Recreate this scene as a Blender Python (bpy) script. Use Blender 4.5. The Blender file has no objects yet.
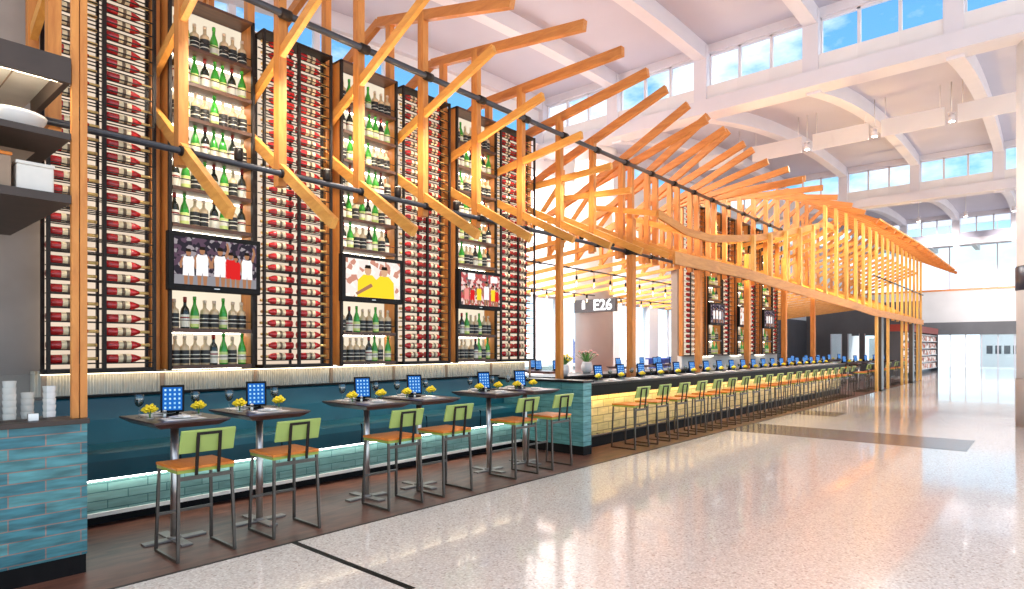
import bpy, math, random
from mathutils import Vector, Matrix
random.seed(7)
R = math.radians
SC = bpy.context.scene
COL = SC.collection

# ------------------------------------------------------------------ materials
MATS = {}
def newmat(name):
    m = bpy.data.materials.new(name); m.use_nodes = True
    nt = m.node_tree
    for n in list(nt.nodes): nt.nodes.remove(n)
    out = nt.nodes.new('ShaderNodeOutputMaterial')
    MATS[name] = m
    return m, nt, out
def N(nt, t, **kw):
    n = nt.nodes.new(t)
    for k, v in kw.items():
        if k in n.inputs: n.inputs[k].default_value = v
        else: setattr(n, k, v)
    return n
def c4(c): return (c[0], c[1], c[2], 1)
def plain(name, col, rough=.5, metal=0, var=.08, scale=8, spec=.5, coat=0, emit=None, es=0, trans=0):
    m, nt, out = newmat(name)
    b = N(nt, 'ShaderNodeBsdfPrincipled', Roughness=rough, Metallic=metal)
    b.inputs['Specular IOR Level'].default_value = spec
    b.inputs['Coat Weight'].default_value = coat
    if trans: b.inputs['Transmission Weight'].default_value = trans
    if var:
        tc = N(nt, 'ShaderNodeTexCoord'); no = N(nt, 'ShaderNodeTexNoise', Scale=scale, Detail=3)
        nt.links.new(tc.outputs['Object'], no.inputs['Vector'])
        cr = N(nt, 'ShaderNodeValToRGB')
        e = cr.color_ramp.elements
        e[0].position = .3; e[1].position = .7
        e[0].color = c4([x*(1-var) for x in col]); e[1].color = c4([min(1, x*(1+var)) for x in col])
        nt.links.new(no.outputs['Fac'], cr.inputs['Fac']); nt.links.new(cr.outputs['Color'], b.inputs['Base Color'])
    else: b.inputs['Base Color'].default_value = c4(col)
    if emit:
        b.inputs['Emission Color'].default_value = c4(emit); b.inputs['Emission Strength'].default_value = es
    nt.links.new(b.outputs[0], out.inputs[0])
    return m
def glow(name, col, s):
    m, nt, out = newmat(name)
    e = N(nt, 'ShaderNodeEmission', Color=c4(col), Strength=s)
    nt.links.new(e.outputs[0], out.inputs[0]); return m
def wood(name, c0, c1, sx=(2, 2, 14), rough=.5):
    m, nt, out = newmat(name)
    b = N(nt, 'ShaderNodeBsdfPrincipled', Roughness=rough)
    tc = N(nt, 'ShaderNodeTexCoord'); mp = N(nt, 'ShaderNodeMapping'); mp.inputs['Scale'].default_value = sx
    no = N(nt, 'ShaderNodeTexNoise', Scale=2.2, Detail=5, Roughness=.6)
    no.inputs['Distortion'].default_value = .6
    cr = N(nt, 'ShaderNodeValToRGB'); e = cr.color_ramp.elements
    e[0].position = .3; e[1].position = .72; e[0].color = c4(c0); e[1].color = c4(c1)
    L = nt.links.new
    L(tc.outputs['Object'], mp.inputs['Vector']); L(mp.outputs[0], no.inputs['Vector'])
    L(no.outputs['Fac'], cr.inputs['Fac']); L(cr.outputs['Color'], b.inputs['Base Color']); L(b.outputs[0], out.inputs[0])
    return m
def tile(name, a, b_, mortar, bw, bh, ms=.012, rough=.25, var=.5, off=.5, emit=0):
    m, nt, out = newmat(name)
    L = nt.links.new
    b = N(nt, 'ShaderNodeBsdfPrincipled', Roughness=rough)
    tc = N(nt, 'ShaderNodeTexCoord'); sp = N(nt, 'ShaderNodeSeparateXYZ'); ad = N(nt, 'ShaderNodeMath', operation='ADD'); cb = N(nt, 'ShaderNodeCombineXYZ')
    L(tc.outputs['Object'], sp.inputs[0]); L(sp.outputs[0], ad.inputs[0]); L(sp.outputs[1], ad.inputs[1])
    L(ad.outputs[0], cb.inputs[0]); L(sp.outputs[2], cb.inputs[1])
    br = N(nt, 'ShaderNodeTexBrick', Scale=1.0, Color1=c4(a), Color2=c4(b_), Mortar=c4(mortar))
    br.inputs['Mortar Size'].default_value = ms; br.inputs['Brick Width'].default_value = bw; br.inputs['Row Height'].default_value = bh
    br.inputs['Mortar Smooth'].default_value = .1; br.inputs['Bias'].default_value = 0; br.offset = off
    no = N(nt, 'ShaderNodeTexNoise', Scale=9, Detail=4)
    mpn = N(nt, 'ShaderNodeMapping'); mpn.inputs['Scale'].default_value = (.5, .5, 3)
    L(tc.outputs['Object'], mpn.inputs['Vector']); L(mpn.outputs[0], no.inputs['Vector'])
    mr = N(nt, 'ShaderNodeMapRange'); mr.inputs['From Min'].default_value = .3; mr.inputs['From Max'].default_value = .7
    mr.inputs['To Min'].default_value = 1-var; mr.inputs['To Max'].default_value = 1+var*.6
    hv = N(nt, 'ShaderNodeHueSaturation')
    L(no.outputs['Fac'], mr.inputs['Value']); L(mr.outputs[0], hv.inputs['Value']); L(cb.outputs[0], br.inputs['Vector'])
    L(br.outputs['Color'], hv.inputs['Color']); L(hv.outputs['Color'], b.inputs['Base Color'])
    bp = N(nt, 'ShaderNodeBump', Strength=.5, Distance=.01); bp.invert = True
    L(br.outputs['Fac'], bp.inputs['Height']); L(bp.outputs[0], b.inputs['Normal']); L(b.outputs[0], out.inputs[0])
    return m

wood('timber', (.50, .165, .03), (.70, .29, .065), (7, 7, 1.2), .5)
wood('timber_beam', (.47, .15, .03), (.66, .26, .06), (7, 1.2, 7), .5)
wood('timber_brace', (.62, .25, .045), (.80, .39, .085), (7, 1.5, 7), .45)
wood('timber_board', (.56, .20, .035), (.74, .32, .07), (1.0, 7, 7), .5)
wood('seat_wood', (.60, .155, .012), (.78, .25, .025), (12, 2, 5), .35)
wood('dark_plank', (.060, .022, .014), (.19, .080, .052), (1.2, 5, 5), .42)
wood('shelf_wood', (.055, .022, .012), (.11, .045, .022), (2, 9, 9), .45)
wood('walnut', (.035, .017, .016), (.075, .04, .042), (3, 9, 9), .28)
wood('timber_slat_lit', (.76, .38, .085), (.88, .54, .15), (7, 7, 1.2), .5)  # warm light on the slats put into a paler timber colour
plain('steel', (.022, .015, .012), .45, .2, .15, 20, spec=.25)
plain('steel_warm', (.12, .10, .085), .35, .8, .1, 20)
plain('black', (.008, .007, .007), .5, 0, .2, 10, spec=.15)
plain('black_satin', (.014, .012, .013), .3, 0, .2, 6, spec=.25)
plain('chrome', (.80, .77, .74), .34, 1, .04, 5)
plain('brushed', (.30, .27, .25), .5, .7, .1, 8)
plain('green_paint', (.36, .47, .12), .4, 0, .06, 6)
plain('green_edge', (.30, .36, .05), .45, 0, .1, 6)
plain('vinyl', (.007, .085, .118), .32, 0, .12, 3)
plain('vinyl_seat', (.006, .07, .098), .30, 0, .12, 3)
plain('cream', (.80, .75, .68), .6, 0, .05, 6)
plain('white_paint', (.82, .80, .80), .6, 0, .03, 1)
plain('white_beam', (.72, .69, .73), .55, 0, .03, 1)
plain('ceiling_paint', (.54, .52, .60), .7, 0, .03, .6)
plain('panel_white', (.80, .77, .76), .6, 0, .03, 1)
plain('grey_wall', (.33, .28, .245), .6, 0, .12, 2)
plain('far_dark', (.10, .10, .11), .5, 0, .12, 1)
plain('hood_metal', (.050, .032, .024), .5, 0, .15, 6)
plain('hood_tan', (.30, .20, .13), .45, 0, .1, 4)
plain('china', (.85, .83, .80), .25, 0, .03, 6)
plain('linen', (.82, .79, .76), .7, 0, .05, 20)
plain('yellow_petal', (.90, .68, .02), .5, 0, .15, 60)
plain('leaf', (.10, .26, .06), .5, 0, .3, 30)
plain('petal_pink', (.75, .40, .35), .5, 0, .2, 40)
plain('red_glass', (.50, .02, .02), .12, 0, .2, 10, coat=.4)
plain('wine_label', (.80, .66, .42), .55, 0, .08, 40)
plain('label_crest', (.16, .10, .06), .5, 0, 0)
plain('gold_foil', (.72, .47, .16), .3, .35, .1, 30)
plain('green_glass', (.045, .36, .03), .1, 0, .2, 10, coat=.5)
plain('dark_glass', (.018, .022, .014), .1, 0, .2, 10, coat=.5)
plain('amber_glass', (.64, .47, .27), .1, 0, .15, 12, coat=.5)
plain('black_label', (.02, .019, .018), .5, 0, 0)
plain('white_label', (.80, .76, .62), .5, 0, .05, 30)
plain('lime_label', (.62, .72, .22), .5, 0, .06, 30)
plain('cap_red', (.28, .02, .015), .35, 0, 0)
plain('cap_pale', (.72, .55, .40), .35, 0, 0)
plain('paint_red', (.42, .05, .03), .5, 0, .1, 4)
plain('paint_blue', (.03, .06, .36), .4, 0, .08, 3)
plain('column_paint', (.80, .76, .74), .5, 0, .03, 1)
plain('column_base', (.42, .37, .34), .4, 0, .05, 1)
plain('navy', (.02, .022, .045), .3, 0, .05, 2)
plain('floor_band', (.165, .13, .115), .16, 0, .12, 30)
plain('goods', (.5, .4, .35), .6, 0, .5, 3)
plain('plane_white', (.75, .77, .80), .4, 0, .03, .3)
plain('plane_blue', (.10, .16, .42), .4, 0, .05, .3)
plain('sign_grey', (.055, .05, .055), .4, 0, .08, 3)
plain('tarmac', (.14, .18, .165), .8, 0, .1, .2)
plain('building_pale', (.55, .53, .52), .8, 0, .1, .3)
tile('teal_tile', (.028, .15, .19), (.085, .27, .285), (.28, .18, .15), .42, .08, .004, .28, .5)
tile('teal_tile_small', (.10, .30, .30), (.14, .37, .35), (.05, .17, .17), .42, .10, .004, .25, .3)
tile('mint_tile', (.13, .25, .225), (.19, .32, .29), (.05, .14, .13), .34, .08, .005, .3, .25)
tile('yellow_tile', (.74, .55, .20), (.82, .64, .28), (.34, .22, .06), .34, .13, .007, .3, .2)
glow('led_white', (.92, 1, .95), 13)
glow('led_warm', (1, .76, .36), 60)
glow('shelf_led', (1, .92, .74), 12)
glow('bulb', (1, .86, .62), 5)
glow('hood_led', (1, .86, .62), 30)
glow('panel_fill_glow', (1, .85, .6), 3.5)  # for the added strip below the racks
glow('lamp_face', (1, .96, .9), 25)
def screen_mat():
    m, nt, out = newmat('screen_icons'); L = nt.links.new
    tc = N(nt, 'ShaderNodeTexCoord'); sp = N(nt, 'ShaderNodeSeparateXYZ'); cb = N(nt, 'ShaderNodeCombineXYZ'); L(tc.outputs['Object'], sp.inputs[0])
    ax = N(nt, 'ShaderNodeMath', operation='ADD'); ax.inputs[1].default_value = .072+.36; az = N(nt, 'ShaderNodeMath', operation='ADD'); az.inputs[1].default_value = -.052+.38
    L(sp.outputs[0], ax.inputs[0]); L(sp.outputs[2], az.inputs[0]); L(ax.outputs[0], cb.inputs[0]); L(az.outputs[0], cb.inputs[1])
    br = N(nt, 'ShaderNodeTexBrick', Scale=1.0, Color1=(.55, .85, 1, 1), Color2=(.25, .6, .95, 1), Mortar=(.015, .14, .52, 1)); br.offset = 0
    br.inputs['Brick Width'].default_value = .036; br.inputs['Row Height'].default_value = .038; br.inputs['Mortar Size'].default_value = .0105; br.inputs['Mortar Smooth'].default_value = 0
    e = N(nt, 'ShaderNodeEmission', Strength=.9); L(cb.outputs[0], br.inputs['Vector']); L(br.outputs['Color'], e.inputs['Color']); L(e.outputs[0], out.inputs[0])
screen_mat()
glow('icon_white', (.6, .85, 1), .8)
glow('screen_blue', (.015, .14, .52), .9)
glow('sign_white', (1, 1, 1), 1.4)
for nm, c in dict(jw=(.85, .82, .82), jr=(.62, .02, .02), jy=(.95, .62, .03), skin=(.36, .17, .09), skin2=(.62, .36, .22), hair=(.02, .015, .012), jp=(.75, .25, .22), court=(.75, .55, .38), crowd_w=(.95, .9, .85), grey=(.25, .24, .26)).items():
    glow('pic_'+nm, c, 1.0)

def backlit(name, col, s):
    # a frosted panel with lamps behind it
    m, nt, out = newmat(name); L = nt.links.new
    tc = N(nt, 'ShaderNodeTexCoord'); no = N(nt, 'ShaderNodeTexNoise', Scale=1.3, Detail=2)
    mr = N(nt, 'ShaderNodeMapRange'); mr.inputs['To Min'].default_value = s*.7; mr.inputs['To Max'].default_value = s*1.3
    e = N(nt, 'ShaderNodeEmission', Color=c4(col)); L(tc.outputs['Object'], no.inputs['Vector']); L(no.outputs['Fac'], mr.inputs['Value'])
    L(mr.outputs[0], e.inputs['Strength']); L(e.outputs[0], out.inputs[0]); return m
backlit('backlit_panel', (1, .80, .62), .72)
backlit('backlit_shelf', (1, .86, .66), .80)

def crowd(name, a, b, c, scale):
    m, nt, out = newmat(name); L = nt.links.new
    tc = N(nt, 'ShaderNodeTexCoord'); vo = N(nt, 'ShaderNodeTexVoronoi', Scale=scale)
    L(tc.outputs['Object'], vo.inputs['Vector'])
    sp = N(nt, 'ShaderNodeSeparateColor'); L(vo.outputs['Color'], sp.inputs[0])
    cr = N(nt, 'ShaderNodeValToRGB'); cr.color_ramp.interpolation = 'CONSTANT'
    e = cr.color_ramp.elements; e[0].color = c4(a); e[1].position = .45; e[1].color = c4(b); x = e.new(.8); x.color = c4(c)
    em = N(nt, 'ShaderNodeEmission', Strength=1.0)
    L(sp.outputs[0], cr.inputs['Fac']); L(cr.outputs['Color'], em.inputs['Color']); L(em.outputs[0], out.inputs[0])
crowd('crowd_dark', (.03, .025, .035), (.10, .06, .09), (.30, .26, .28), 24)
crowd('crowd_pale', (.85, .72, .66), (.95, .85, .75), (.55, .25, .18), 16)
crowd('crowd_red', (.45, .08, .08), (.75, .55, .5), (.15, .1, .1), 22)
crowd('goods_mix', (.75, .72, .70), (.45, .16, .12), (.20, .19, .20), 5)

def glassmat(name, tint, ior=1.45):
    m, nt, out = newmat(name); L = nt.links.new
    t = N(nt, 'ShaderNodeBsdfTransparent', Color=c4(tint)); g = N(nt, 'ShaderNodeBsdfGlossy', Roughness=.03)
    fr = N(nt, 'ShaderNodeFresnel', IOR=ior); mx = N(nt, 'ShaderNodeMixShader')
    ge_ = N(nt, 'ShaderNodeNewGeometry'); iv = N(nt, 'ShaderNodeMath', operation='SUBTRACT'); iv.inputs[0].default_value = 1
    ml = N(nt, 'ShaderNodeMath', operation='MULTIPLY'); L(ge_.outputs['Backfacing'], iv.inputs[1]); L(iv.outputs[0], ml.inputs[0]); L(fr.outputs[0], ml.inputs[1])
    L(ml.outputs[0], mx.inputs[0]); L(t.outputs[0], mx.inputs[1]); L(g.outputs[0], mx.inputs[2]); L(mx.outputs[0], out.inputs[0])
    return m
glassmat('glass', (.93, .97, .98)); glassmat('glass_table', (.90, .93, .93), ior=2.3); glassmat('glass_smoke', (.50, .55, .50)); glassmat('glass_guard', (.86, .86, .84)); glassmat('bulb_glass', (1, .95, .85))

def fluted():
    m, nt, out = newmat('fluted'); L = nt.links.new
    b = N(nt, 'ShaderNodeBsdfPrincipled', Roughness=.5)
    tc = N(nt, 'ShaderNodeTexCoord'); sp = N(nt, 'ShaderNodeSeparateXYZ'); L(tc.outputs['Object'], sp.inputs[0])
    mu = N(nt, 'ShaderNodeMath', operation='MULTIPLY'); mu.inputs[1].default_value = 2*math.pi/.05
    sn = N(nt, 'ShaderNodeMath', operation='SINE'); L(sp.outputs[0], mu.inputs[0]); L(mu.outputs[0], sn.inputs[0])
    no = N(nt, 'ShaderNodeTexNoise', Scale=2.2)
    cr = N(nt, 'ShaderNodeValToRGB'); e = cr.color_ramp.elements; e[0].color = (.74, .64, .50, 1); e[1].color = (.82, .74, .61, 1); e[0].position = .35; e[1].position = .6
    L(tc.outputs['Object'], no.inputs['Vector']); L(no.outputs['Fac'], cr.inputs['Fac']); L(cr.outputs['Color'], b.inputs['Base Color'])
    bp = N(nt, 'ShaderNodeBump', Strength=.9, Distance=.02); L(sn.outputs[0], bp.inputs['Height']); L(bp.outputs[0], b.inputs['Normal']); L(b.outputs[0], out.inputs[0])
fluted()

def terrazzo():
    m, nt, out = newmat('terrazzo'); L = nt.links.new
    b = N(nt, 'ShaderNodeBsdfPrincipled', Roughness=.13); b.inputs['Coat Weight'].default_value = .35; b.inputs['Coat Roughness'].default_value = .04
    tc = N(nt, 'ShaderNodeTexCoord')
    v = N(nt, 'ShaderNodeTexVoronoi', Scale=60); L(tc.outputs['Object'], v.inputs['Vector'])
    sp = N(nt, 'ShaderNodeSeparateColor'); L(v.outputs['Color'], sp.inputs[0])
    cr = N(nt, 'ShaderNodeValToRGB'); e = cr.color_ramp.elements
    e[0].position = 0; e[0].color = (.48, .41, .36, 1); e[1].position = .10; e[1].color = (.66, .585, .53, 1)
    x = e.new(.5); x.color = (.70, .63, .58, 1); x = e.new(.9); x.color = (.80, .75, .70, 1)
    no = N(nt, 'ShaderNodeTexNoise', Scale=55, Detail=4); L(tc.outputs['Object'], no.inputs['Vector'])
    mr = N(nt, 'ShaderNodeMapRange'); mr.inputs['From Min'].default_value = .35; mr.inputs['From Max'].default_value = .65; mr.inputs['To Min'].default_value = .85; mr.inputs['To Max'].default_value = 1.12
    hv = N(nt, 'ShaderNodeHueSaturation'); L(sp.outputs[0], cr.inputs['Fac']); L(cr.outputs['Color'], hv.inputs['Color']); L(no.outputs['Fac'], mr.inputs['Value']); L(mr.outputs[0], hv.inputs['Value'])
    L(hv.outputs['Color'], b.inputs['Base Color']); L(b.outputs[0], out.inputs[0])
terrazzo()

# ------------------------------------------------------------------ mesh builder
class MB:
    def __init__(s): s.v = []; s.f = []; s.m = []; s.sm = []; s.mats = []
    def mi(s, m):
        if m not in s.mats: s.mats.append(m)
        return s.mats.index(m)
    def add(s, vs, fs, m, smooth=False):
        b = len(s.v); s.v += [tuple(v) for v in vs]; i = s.mi(m)
        for f in fs: s.f.append([b+j for j in f]); s.m.append(i); s.sm.append(smooth)
        return s
    def box(s, x0, x1, y0, y1, z0, z1, m):
        x0, x1 = min(x0, x1), max(x0, x1); y0, y1 = min(y0, y1), max(y0, y1); z0, z1 = min(z0, z1), max(z0, z1)
        vs = [(x0, y0, z0), (x1, y0, z0), (x1, y1, z0), (x0, y1, z0), (x0, y0, z1), (x1, y0, z1), (x1, y1, z1), (x0, y1, z1)]
        return s.add(vs, [(3, 2, 1, 0), (4, 5, 6, 7), (0, 1, 5, 4), (1, 2, 6, 5), (2, 3, 7, 6), (3, 0, 4, 7)], m)
    def cbox(s, c, d, m): return s.box(c[0]-d[0]/2, c[0]+d[0]/2, c[1]-d[1]/2, c[1]+d[1]/2, c[2]-d[2]/2, c[2]+d[2]/2, m)
    def prism_x(s, pts, x0, x1, m):      # outline in (y, z) swept along x
        n = len(pts); vs = [(x0, y, z) for y, z in pts]+[(x1, y, z) for y, z in pts]
        fs = [tuple(range(n))[::-1], tuple(range(n, 2*n))]+[(i, (i+1) % n, n+(i+1) % n, n+i) for i in range(n)]
        return s.add(vs, fs, m)
    def beam(s, p, q, w, h, m, up=(0, 0, 1)):  # w across, h along 'up'
        p = Vector(p); q = Vector(q); d = (q-p).normalized(); u = Vector(up)
        sx = d.cross(u)
        if sx.length < 1e-5: sx = d.cross(Vector((0, 1, 0)))
        sx.normalize(); u = sx.cross(d).normalized()
        vs = []
        for o in (p, q):
            for a, b in ((-1, -1), (1, -1), (1, 1), (-1, 1)): vs.append(o+sx*w/2*a+u*h/2*b)
        return s.add(vs, [(3, 2, 1, 0), (4, 5, 6, 7), (0, 1, 5, 4), (1, 2, 6, 5), (2, 3, 7, 6), (3, 0, 4, 7)], m)
    def tube(s, p, q, r, m, n=8, r2=None):
        p = Vector(p); q = Vector(q); d = (q-p).normalized(); a = d.orthogonal().normalized(); b = d.cross(a); r2 = r if r2 is None else r2
        vs = []
        for o, rr in ((p, r), (q, r2)):
            for i in range(n): t = 2*math.pi*i/n; vs.append(o+a*rr*math.cos(t)+b*rr*math.sin(t))
        s.add(vs, [(i, (i+1) % n, n+(i+1) % n, n+i) for i in range(n)], m, True)
        bse = len(s.v)-2*n; k = s.mi(m)
        s.f += [[bse+i for i in range(n)][::-1], [bse+n+i for i in range(n)]]; s.m += [k, k]; s.sm += [False, False]
        return s
    def path(s, pts, r, m, n=6):
        for i in range(len(pts)-1): s.tube(pts[i], pts[i+1], r, m, n)
        return s
    def lathe(s, prof, m, c=(0, 0, 0), n=12, axis='z', caps=True):   # prof: (r, h)
        vs = []
        for r, h in prof:
            for i in range(n):
                t = 2*math.pi*i/n; a, b = r*math.cos(t), r*math.sin(t)
                p = (a, b, h) if axis == 'z' else (h, a, b)
                vs.append((p[0]+c[0], p[1]+c[1], p[2]+c[2]))
        fs = []
        for j in range(len(prof)-1):
            for i in range(n):
                fs.append((j*n+i, j*n+(i+1) % n, (j+1)*n+(i+1) % n, (j+1)*n+i))
        s.add(vs, fs, m, True)
        if caps:
            b = len(s.v)-len(vs); k = s.mi(m)
            s.f += [[b+i for i in range(n)][::-1], [b+(len(prof)-1)*n+i for i in range(n)]]; s.m += [k, k]; s.sm += [False, False]
        return s
    def poly(s, pts, m): return s.add(pts, [tuple(range(len(pts)))], m)
    def mesh(s, name):
        me = bpy.data.meshes.new(name); me.from_pydata(s.v, [], s.f)
        for m in s.mats: me.materials.append(MATS[m])
        me.polygons.foreach_set('material_index', s.m); me.polygons.foreach_set('use_smooth', s.sm); me.update()
        return me
def props(o, label=None, cat=None, group=None, kind=None):
    if label: o['label'] = label
    if cat: o['category'] = cat
    if group: o['group'] = group
    if kind: o['kind'] = kind
    return o
def obj(name, mb, parent=None, loc=(0, 0, 0), bevel=0, label=None):
    o = bpy.data.objects.new(name, mb.mesh(name)); COL.objects.link(o); o.location = loc
    if parent: o.parent = parent
    if bevel:
        b = o.modifiers.new('bevel', 'BEVEL'); b.width = bevel; b.segments = 2; b.limit_method = 'ANGLE'
    if label: o['label'] = label
    return o
def thing(name, label, cat, loc=(0, 0, 0), group=None, rz=0):
    o = bpy.data.objects.new(name, None); COL.objects.link(o); o.location = loc; o.rotation_euler = (0, 0, rz); o.empty_display_size = .1
    return props(o, label, cat, group)
def struct(name, mb, parent=None, bevel=0):
    o = obj(name, mb, parent, bevel=bevel)
    if not parent: o['kind'] = 'structure'
    return o
KIDS = {}
def kids(o):
    return [c for c in bpy.data.objects if c.parent == o]
def template(root):           # remember a thing's tree once, then copy it cheaply
    return (root, [(c, kids(c)) for c in kids(root)])
def dup(tpl, loc, label, rz=None, group=None, scale=None):
    root, ch = tpl
    o = root.copy(); COL.objects.link(o); o.location = loc; o['label'] = label
    if rz is not None: o.rotation_euler = (0, 0, rz)
    if group: o['group'] = group
    if scale: o.scale = scale
    for c, g in ch:
        d = c.copy(); COL.objects.link(d); d.parent = o
        for e in g:
            x = e.copy(); COL.objects.link(x); x.parent = d
    return o
def to_mesh(fo):
    bpy.context.view_layer.update()
    me = bpy.data.meshes.new_from_object(fo.evaluated_get(bpy.context.evaluated_depsgraph_get()))
    n = fo.name; bpy.data.objects.remove(fo); o = bpy.data.objects.new(n, me); COL.objects.link(o); o.name = n; return o
class Maker:                   # first use keeps the original, later uses copy it
    def __init__(s, root): s.t = template(root); s.used = False
    def put(s, loc, label, rz=None, group=None):
        if not s.used:
            s.used = True; r = s.t[0]; r.location = loc; r['label'] = label
            if rz is not None: r.rotation_euler = (0, 0, rz)
            if group: r['group'] = group
            return r
        return dup(s.t, loc, label, rz, group)
ORD = 'first second third fourth fifth sixth seventh eighth ninth tenth eleventh twelfth thirteenth fourteenth fifteenth sixteenth seventeenth eighteenth nineteenth twentieth twenty-first twenty-second twenty-third twenty-fourth twenty-fifth twenty-sixth twenty-seventh twenty-eighth twenty-ninth thirtieth thirty-first thirty-second thirty-third thirty-fourth thirty-fifth thirty-sixth thirty-seventh thirty-eighth'.split()

# ------------------------------------------------------------------ camera (f = 620 px of 1024, level, shifted up)
cam_d = bpy.data.cameras.new('camera'); cam = bpy.data.objects.new('camera', cam_d); COL.objects.link(cam)
cam.location = (0, 0, 1.66); cam.rotation_euler = (R(90), 0, R(40.95-90))
cam_d.sensor_width = 36; cam_d.lens = 620/1024*36; cam_d.shift_y = 52.5/1024; cam_d.clip_start = .05; cam_d.clip_end = 600
SC.camera = cam

# ------------------------------------------------------------------ the hall
YB = 4.86                      # border between terrazzo and planks
struct('floor', MB().box(-8, 64, -12, YB, -.1, 0, 'terrazzo').box(37, 64, YB, 13, -.1, 0, 'terrazzo'))
struct('floor_planks', MB().box(-8, 37, YB, 13, -.1, 0, 'dark_plank'))
struct('trim_1', MB().box(12.15, 13.65, 1.0, YB-.01, 0, .003, 'floor_band'))
struct('trim_2', MB().box(16.2, 17.3, 3.85, YB-.01, 0, .003, 'floor_band'))
struct('trim_3', MB().box(2.74, 2.79, 3.3, YB-.01, 0, .003, 'black'))
struct('trim_4', MB().box(-8, 37, YB-.012, YB+.012, 0, .005, 'steel'))

# sawtooth roof: each bay rises from its clerestory beam to the next clerestory's head
XB = [1.0, 16.5, 32.0, 47.5]
PIL = [12.9, 10.06, 7.25, 4.43, 1.56, -1.3, -4.2, -7.1]
def zroof(u): return 8.35+1.6*(1-(1-u)**2.3)
ce = MB()
for b in range(len(XB)):
    x0 = XB[b]; L_ = 15.5
    n = 16; top = []; 
    for i in range(n):
        u0, u1 = i/n, (i+1)/n
        a, c = x0+L_*u0, x0+L_*u1
        ce.add([(a, -8, zroof(u0)+.25), (a, 13.1, zroof(u0)+.25), (c, 13.1, zroof(u1)+.25), (c, -8, zroof(u1)+.25),
                (a, -8, zroof(u0)), (a, 13.1, zroof(u0)), (c, 13.1, zroof(u1)), (c, -8, zroof(u1))],
               [(0, 1, 2, 3), (7, 6, 5, 4), (0, 4, 5, 1), (2, 6, 7, 3), (1, 5, 6, 2), (3, 7, 4, 0)], 'ceiling_paint')
struct('ceiling', ce)
tn = 5
for b in range(len(XB)):       # curved ribs under each bay
    for y in PIL:
        if b == 0 and y < 4: continue
        mb = MB(); n = 14; pts = []
        for i in range(n+1): u = i/n; pts.append((XB[b]+15.4*u, zroof(u)))
        vs = []
        for x, z in pts:
            for dy, dz in ((-.16, -.42), (.16, -.42), (.16, .02), (-.16, .02)): vs.append((x, y+dy, z+dz))
        fs = [(0, 1, 2, 3), (4*n+3, 4*n+2, 4*n+1, 4*n)]
        for i in range(n):
            for j in range(4): fs.append((4*i+j, 4*i+4+j, 4*i+4+(j+1) % 4, 4*i+(j+1) % 4))
        mb.add(vs, fs, 'white_beam'); struct('trim_%d' % tn, mb); tn += 1
wn = 1
for b in (1, 2, 3):            # transverse clerestories
    x = XB[b]
    struct('beam_%d' % b, MB().box(x-.35, x+.25, -8, 13.1, 8.0, 8.38, 'white_beam').box(x-.12, x+.22, -8, 13.1, 8.38, 8.74, 'ceiling_paint'))
    struct('lintel_%d' % b, MB().box(x-.14, x+.14, -8, 13.1, 9.72, 10.05, 'white_beam'))
    for i, y in enumerate(PIL):
        struct('trim_%d' % tn, MB().box(x-.28, x+.12, y-.18, y+.18, 8.3, 9.9, 'white_beam')); tn += 1
        if i+1 < len(PIL):
            y1 = PIL[i+1]+.18; y0 = y-.18; w = (y0-y1)/3
            fr = MB()
            for k in range(4):
                yy = y1+w*k; fr.box(x-.05, x+.05, yy-.035, yy+.035, 8.74, 9.72, 'white_beam')
            fr.box(x-.05, x+.05, y1, y0, 8.74, 8.79, 'white_beam').box(x-.05, x+.05, y1, y0, 9.67, 9.72, 'white_beam')
            wf = struct('window_%d' % wn, fr); wn += 1
            obj('pane', MB().box(x-.006, x+.006, y1, y0, 8.76, 9.70, 'glass'), wf)
# acoustic boards along the clerestory sill, one per pane
pb = MB().box(-.03, .03, -.42, .42, -.19, .19, 'panel_white')
m0 = obj('acoustic_board', pb, bevel=.008); props(m0, 'x', 'panel', 'boards on the clerestory beams'); bm_ = Maker(m0)
for b, nm in ((1, 'nearer'), (2, 'farther')):
    cnt = 0
    for i in range(len(PIL)-3):
        y0, y1 = PIL[i]-.18, PIL[i+1]+.18
        for k in range(3):
            yy = y0+(y1-y0)*(k+.5)/3
            bm_.put((XB[b]-.20, yy, 8.59), '%s white board below the windows on the %s beam' % (ORD[cnt], nm)); cnt += 1

# side wall with its own clerestory, gate windows and the end wall
YS = 12.9
sw = MB()
sw.box(-8, 62, YS, YS+.3, 3.4, 8.45, 'white_paint').box(-8, 62, YS, YS+.3, 0, .75, 'white_paint').box(-8, 62, YS, YS+.3, 9.15, 10.3, 'white_paint')
gx = [-8, 2, 5, 8, 11.6, 14.6, 17.8, 21.0, 24.2, 27.4, 30.6, 62]
for i in range(0, len(gx)):
    a = gx[i]
    if i in (0,): sw.box(-8, 2, YS, YS+.3, .75, 3.4, 'white_paint')
    elif i == len(gx)-1: sw.box(31.0, 62, YS, YS+.3, .75, 3.4, 'white_paint')
    else: sw.box(a-.4, a+.4, YS, YS+.3, .75, 3.4, 'white_paint')
struct('wall_side', sw)
for i in range(1, len(gx)-2):
    x0, x1 = gx[i]+.4, gx[i+1]-.4; xm = (x0+x1)/2
    wf = struct('window_%d' % wn, MB().box(x0, x1, YS+.1, YS+.2, .75, .82, 'white_beam').box(x0, x1, YS+.1, YS+.2, 3.33, 3.4, 'white_beam').box(x0, x0+.06, YS+.1, YS+.2, .82, 3.33, 'white_beam').box(x1-.06, x1, YS+.1, YS+.2, .82, 3.33, 'white_beam').box(xm-.04, xm+.04, YS+.1, YS+.2, .82, 3.33, 'white_beam')); wn += 1
    obj('pane', MB().box(x0+.06, x1-.06, YS+.145, YS+.155, .82, 3.33, 'glass'), wf)
x = -2.0
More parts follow.
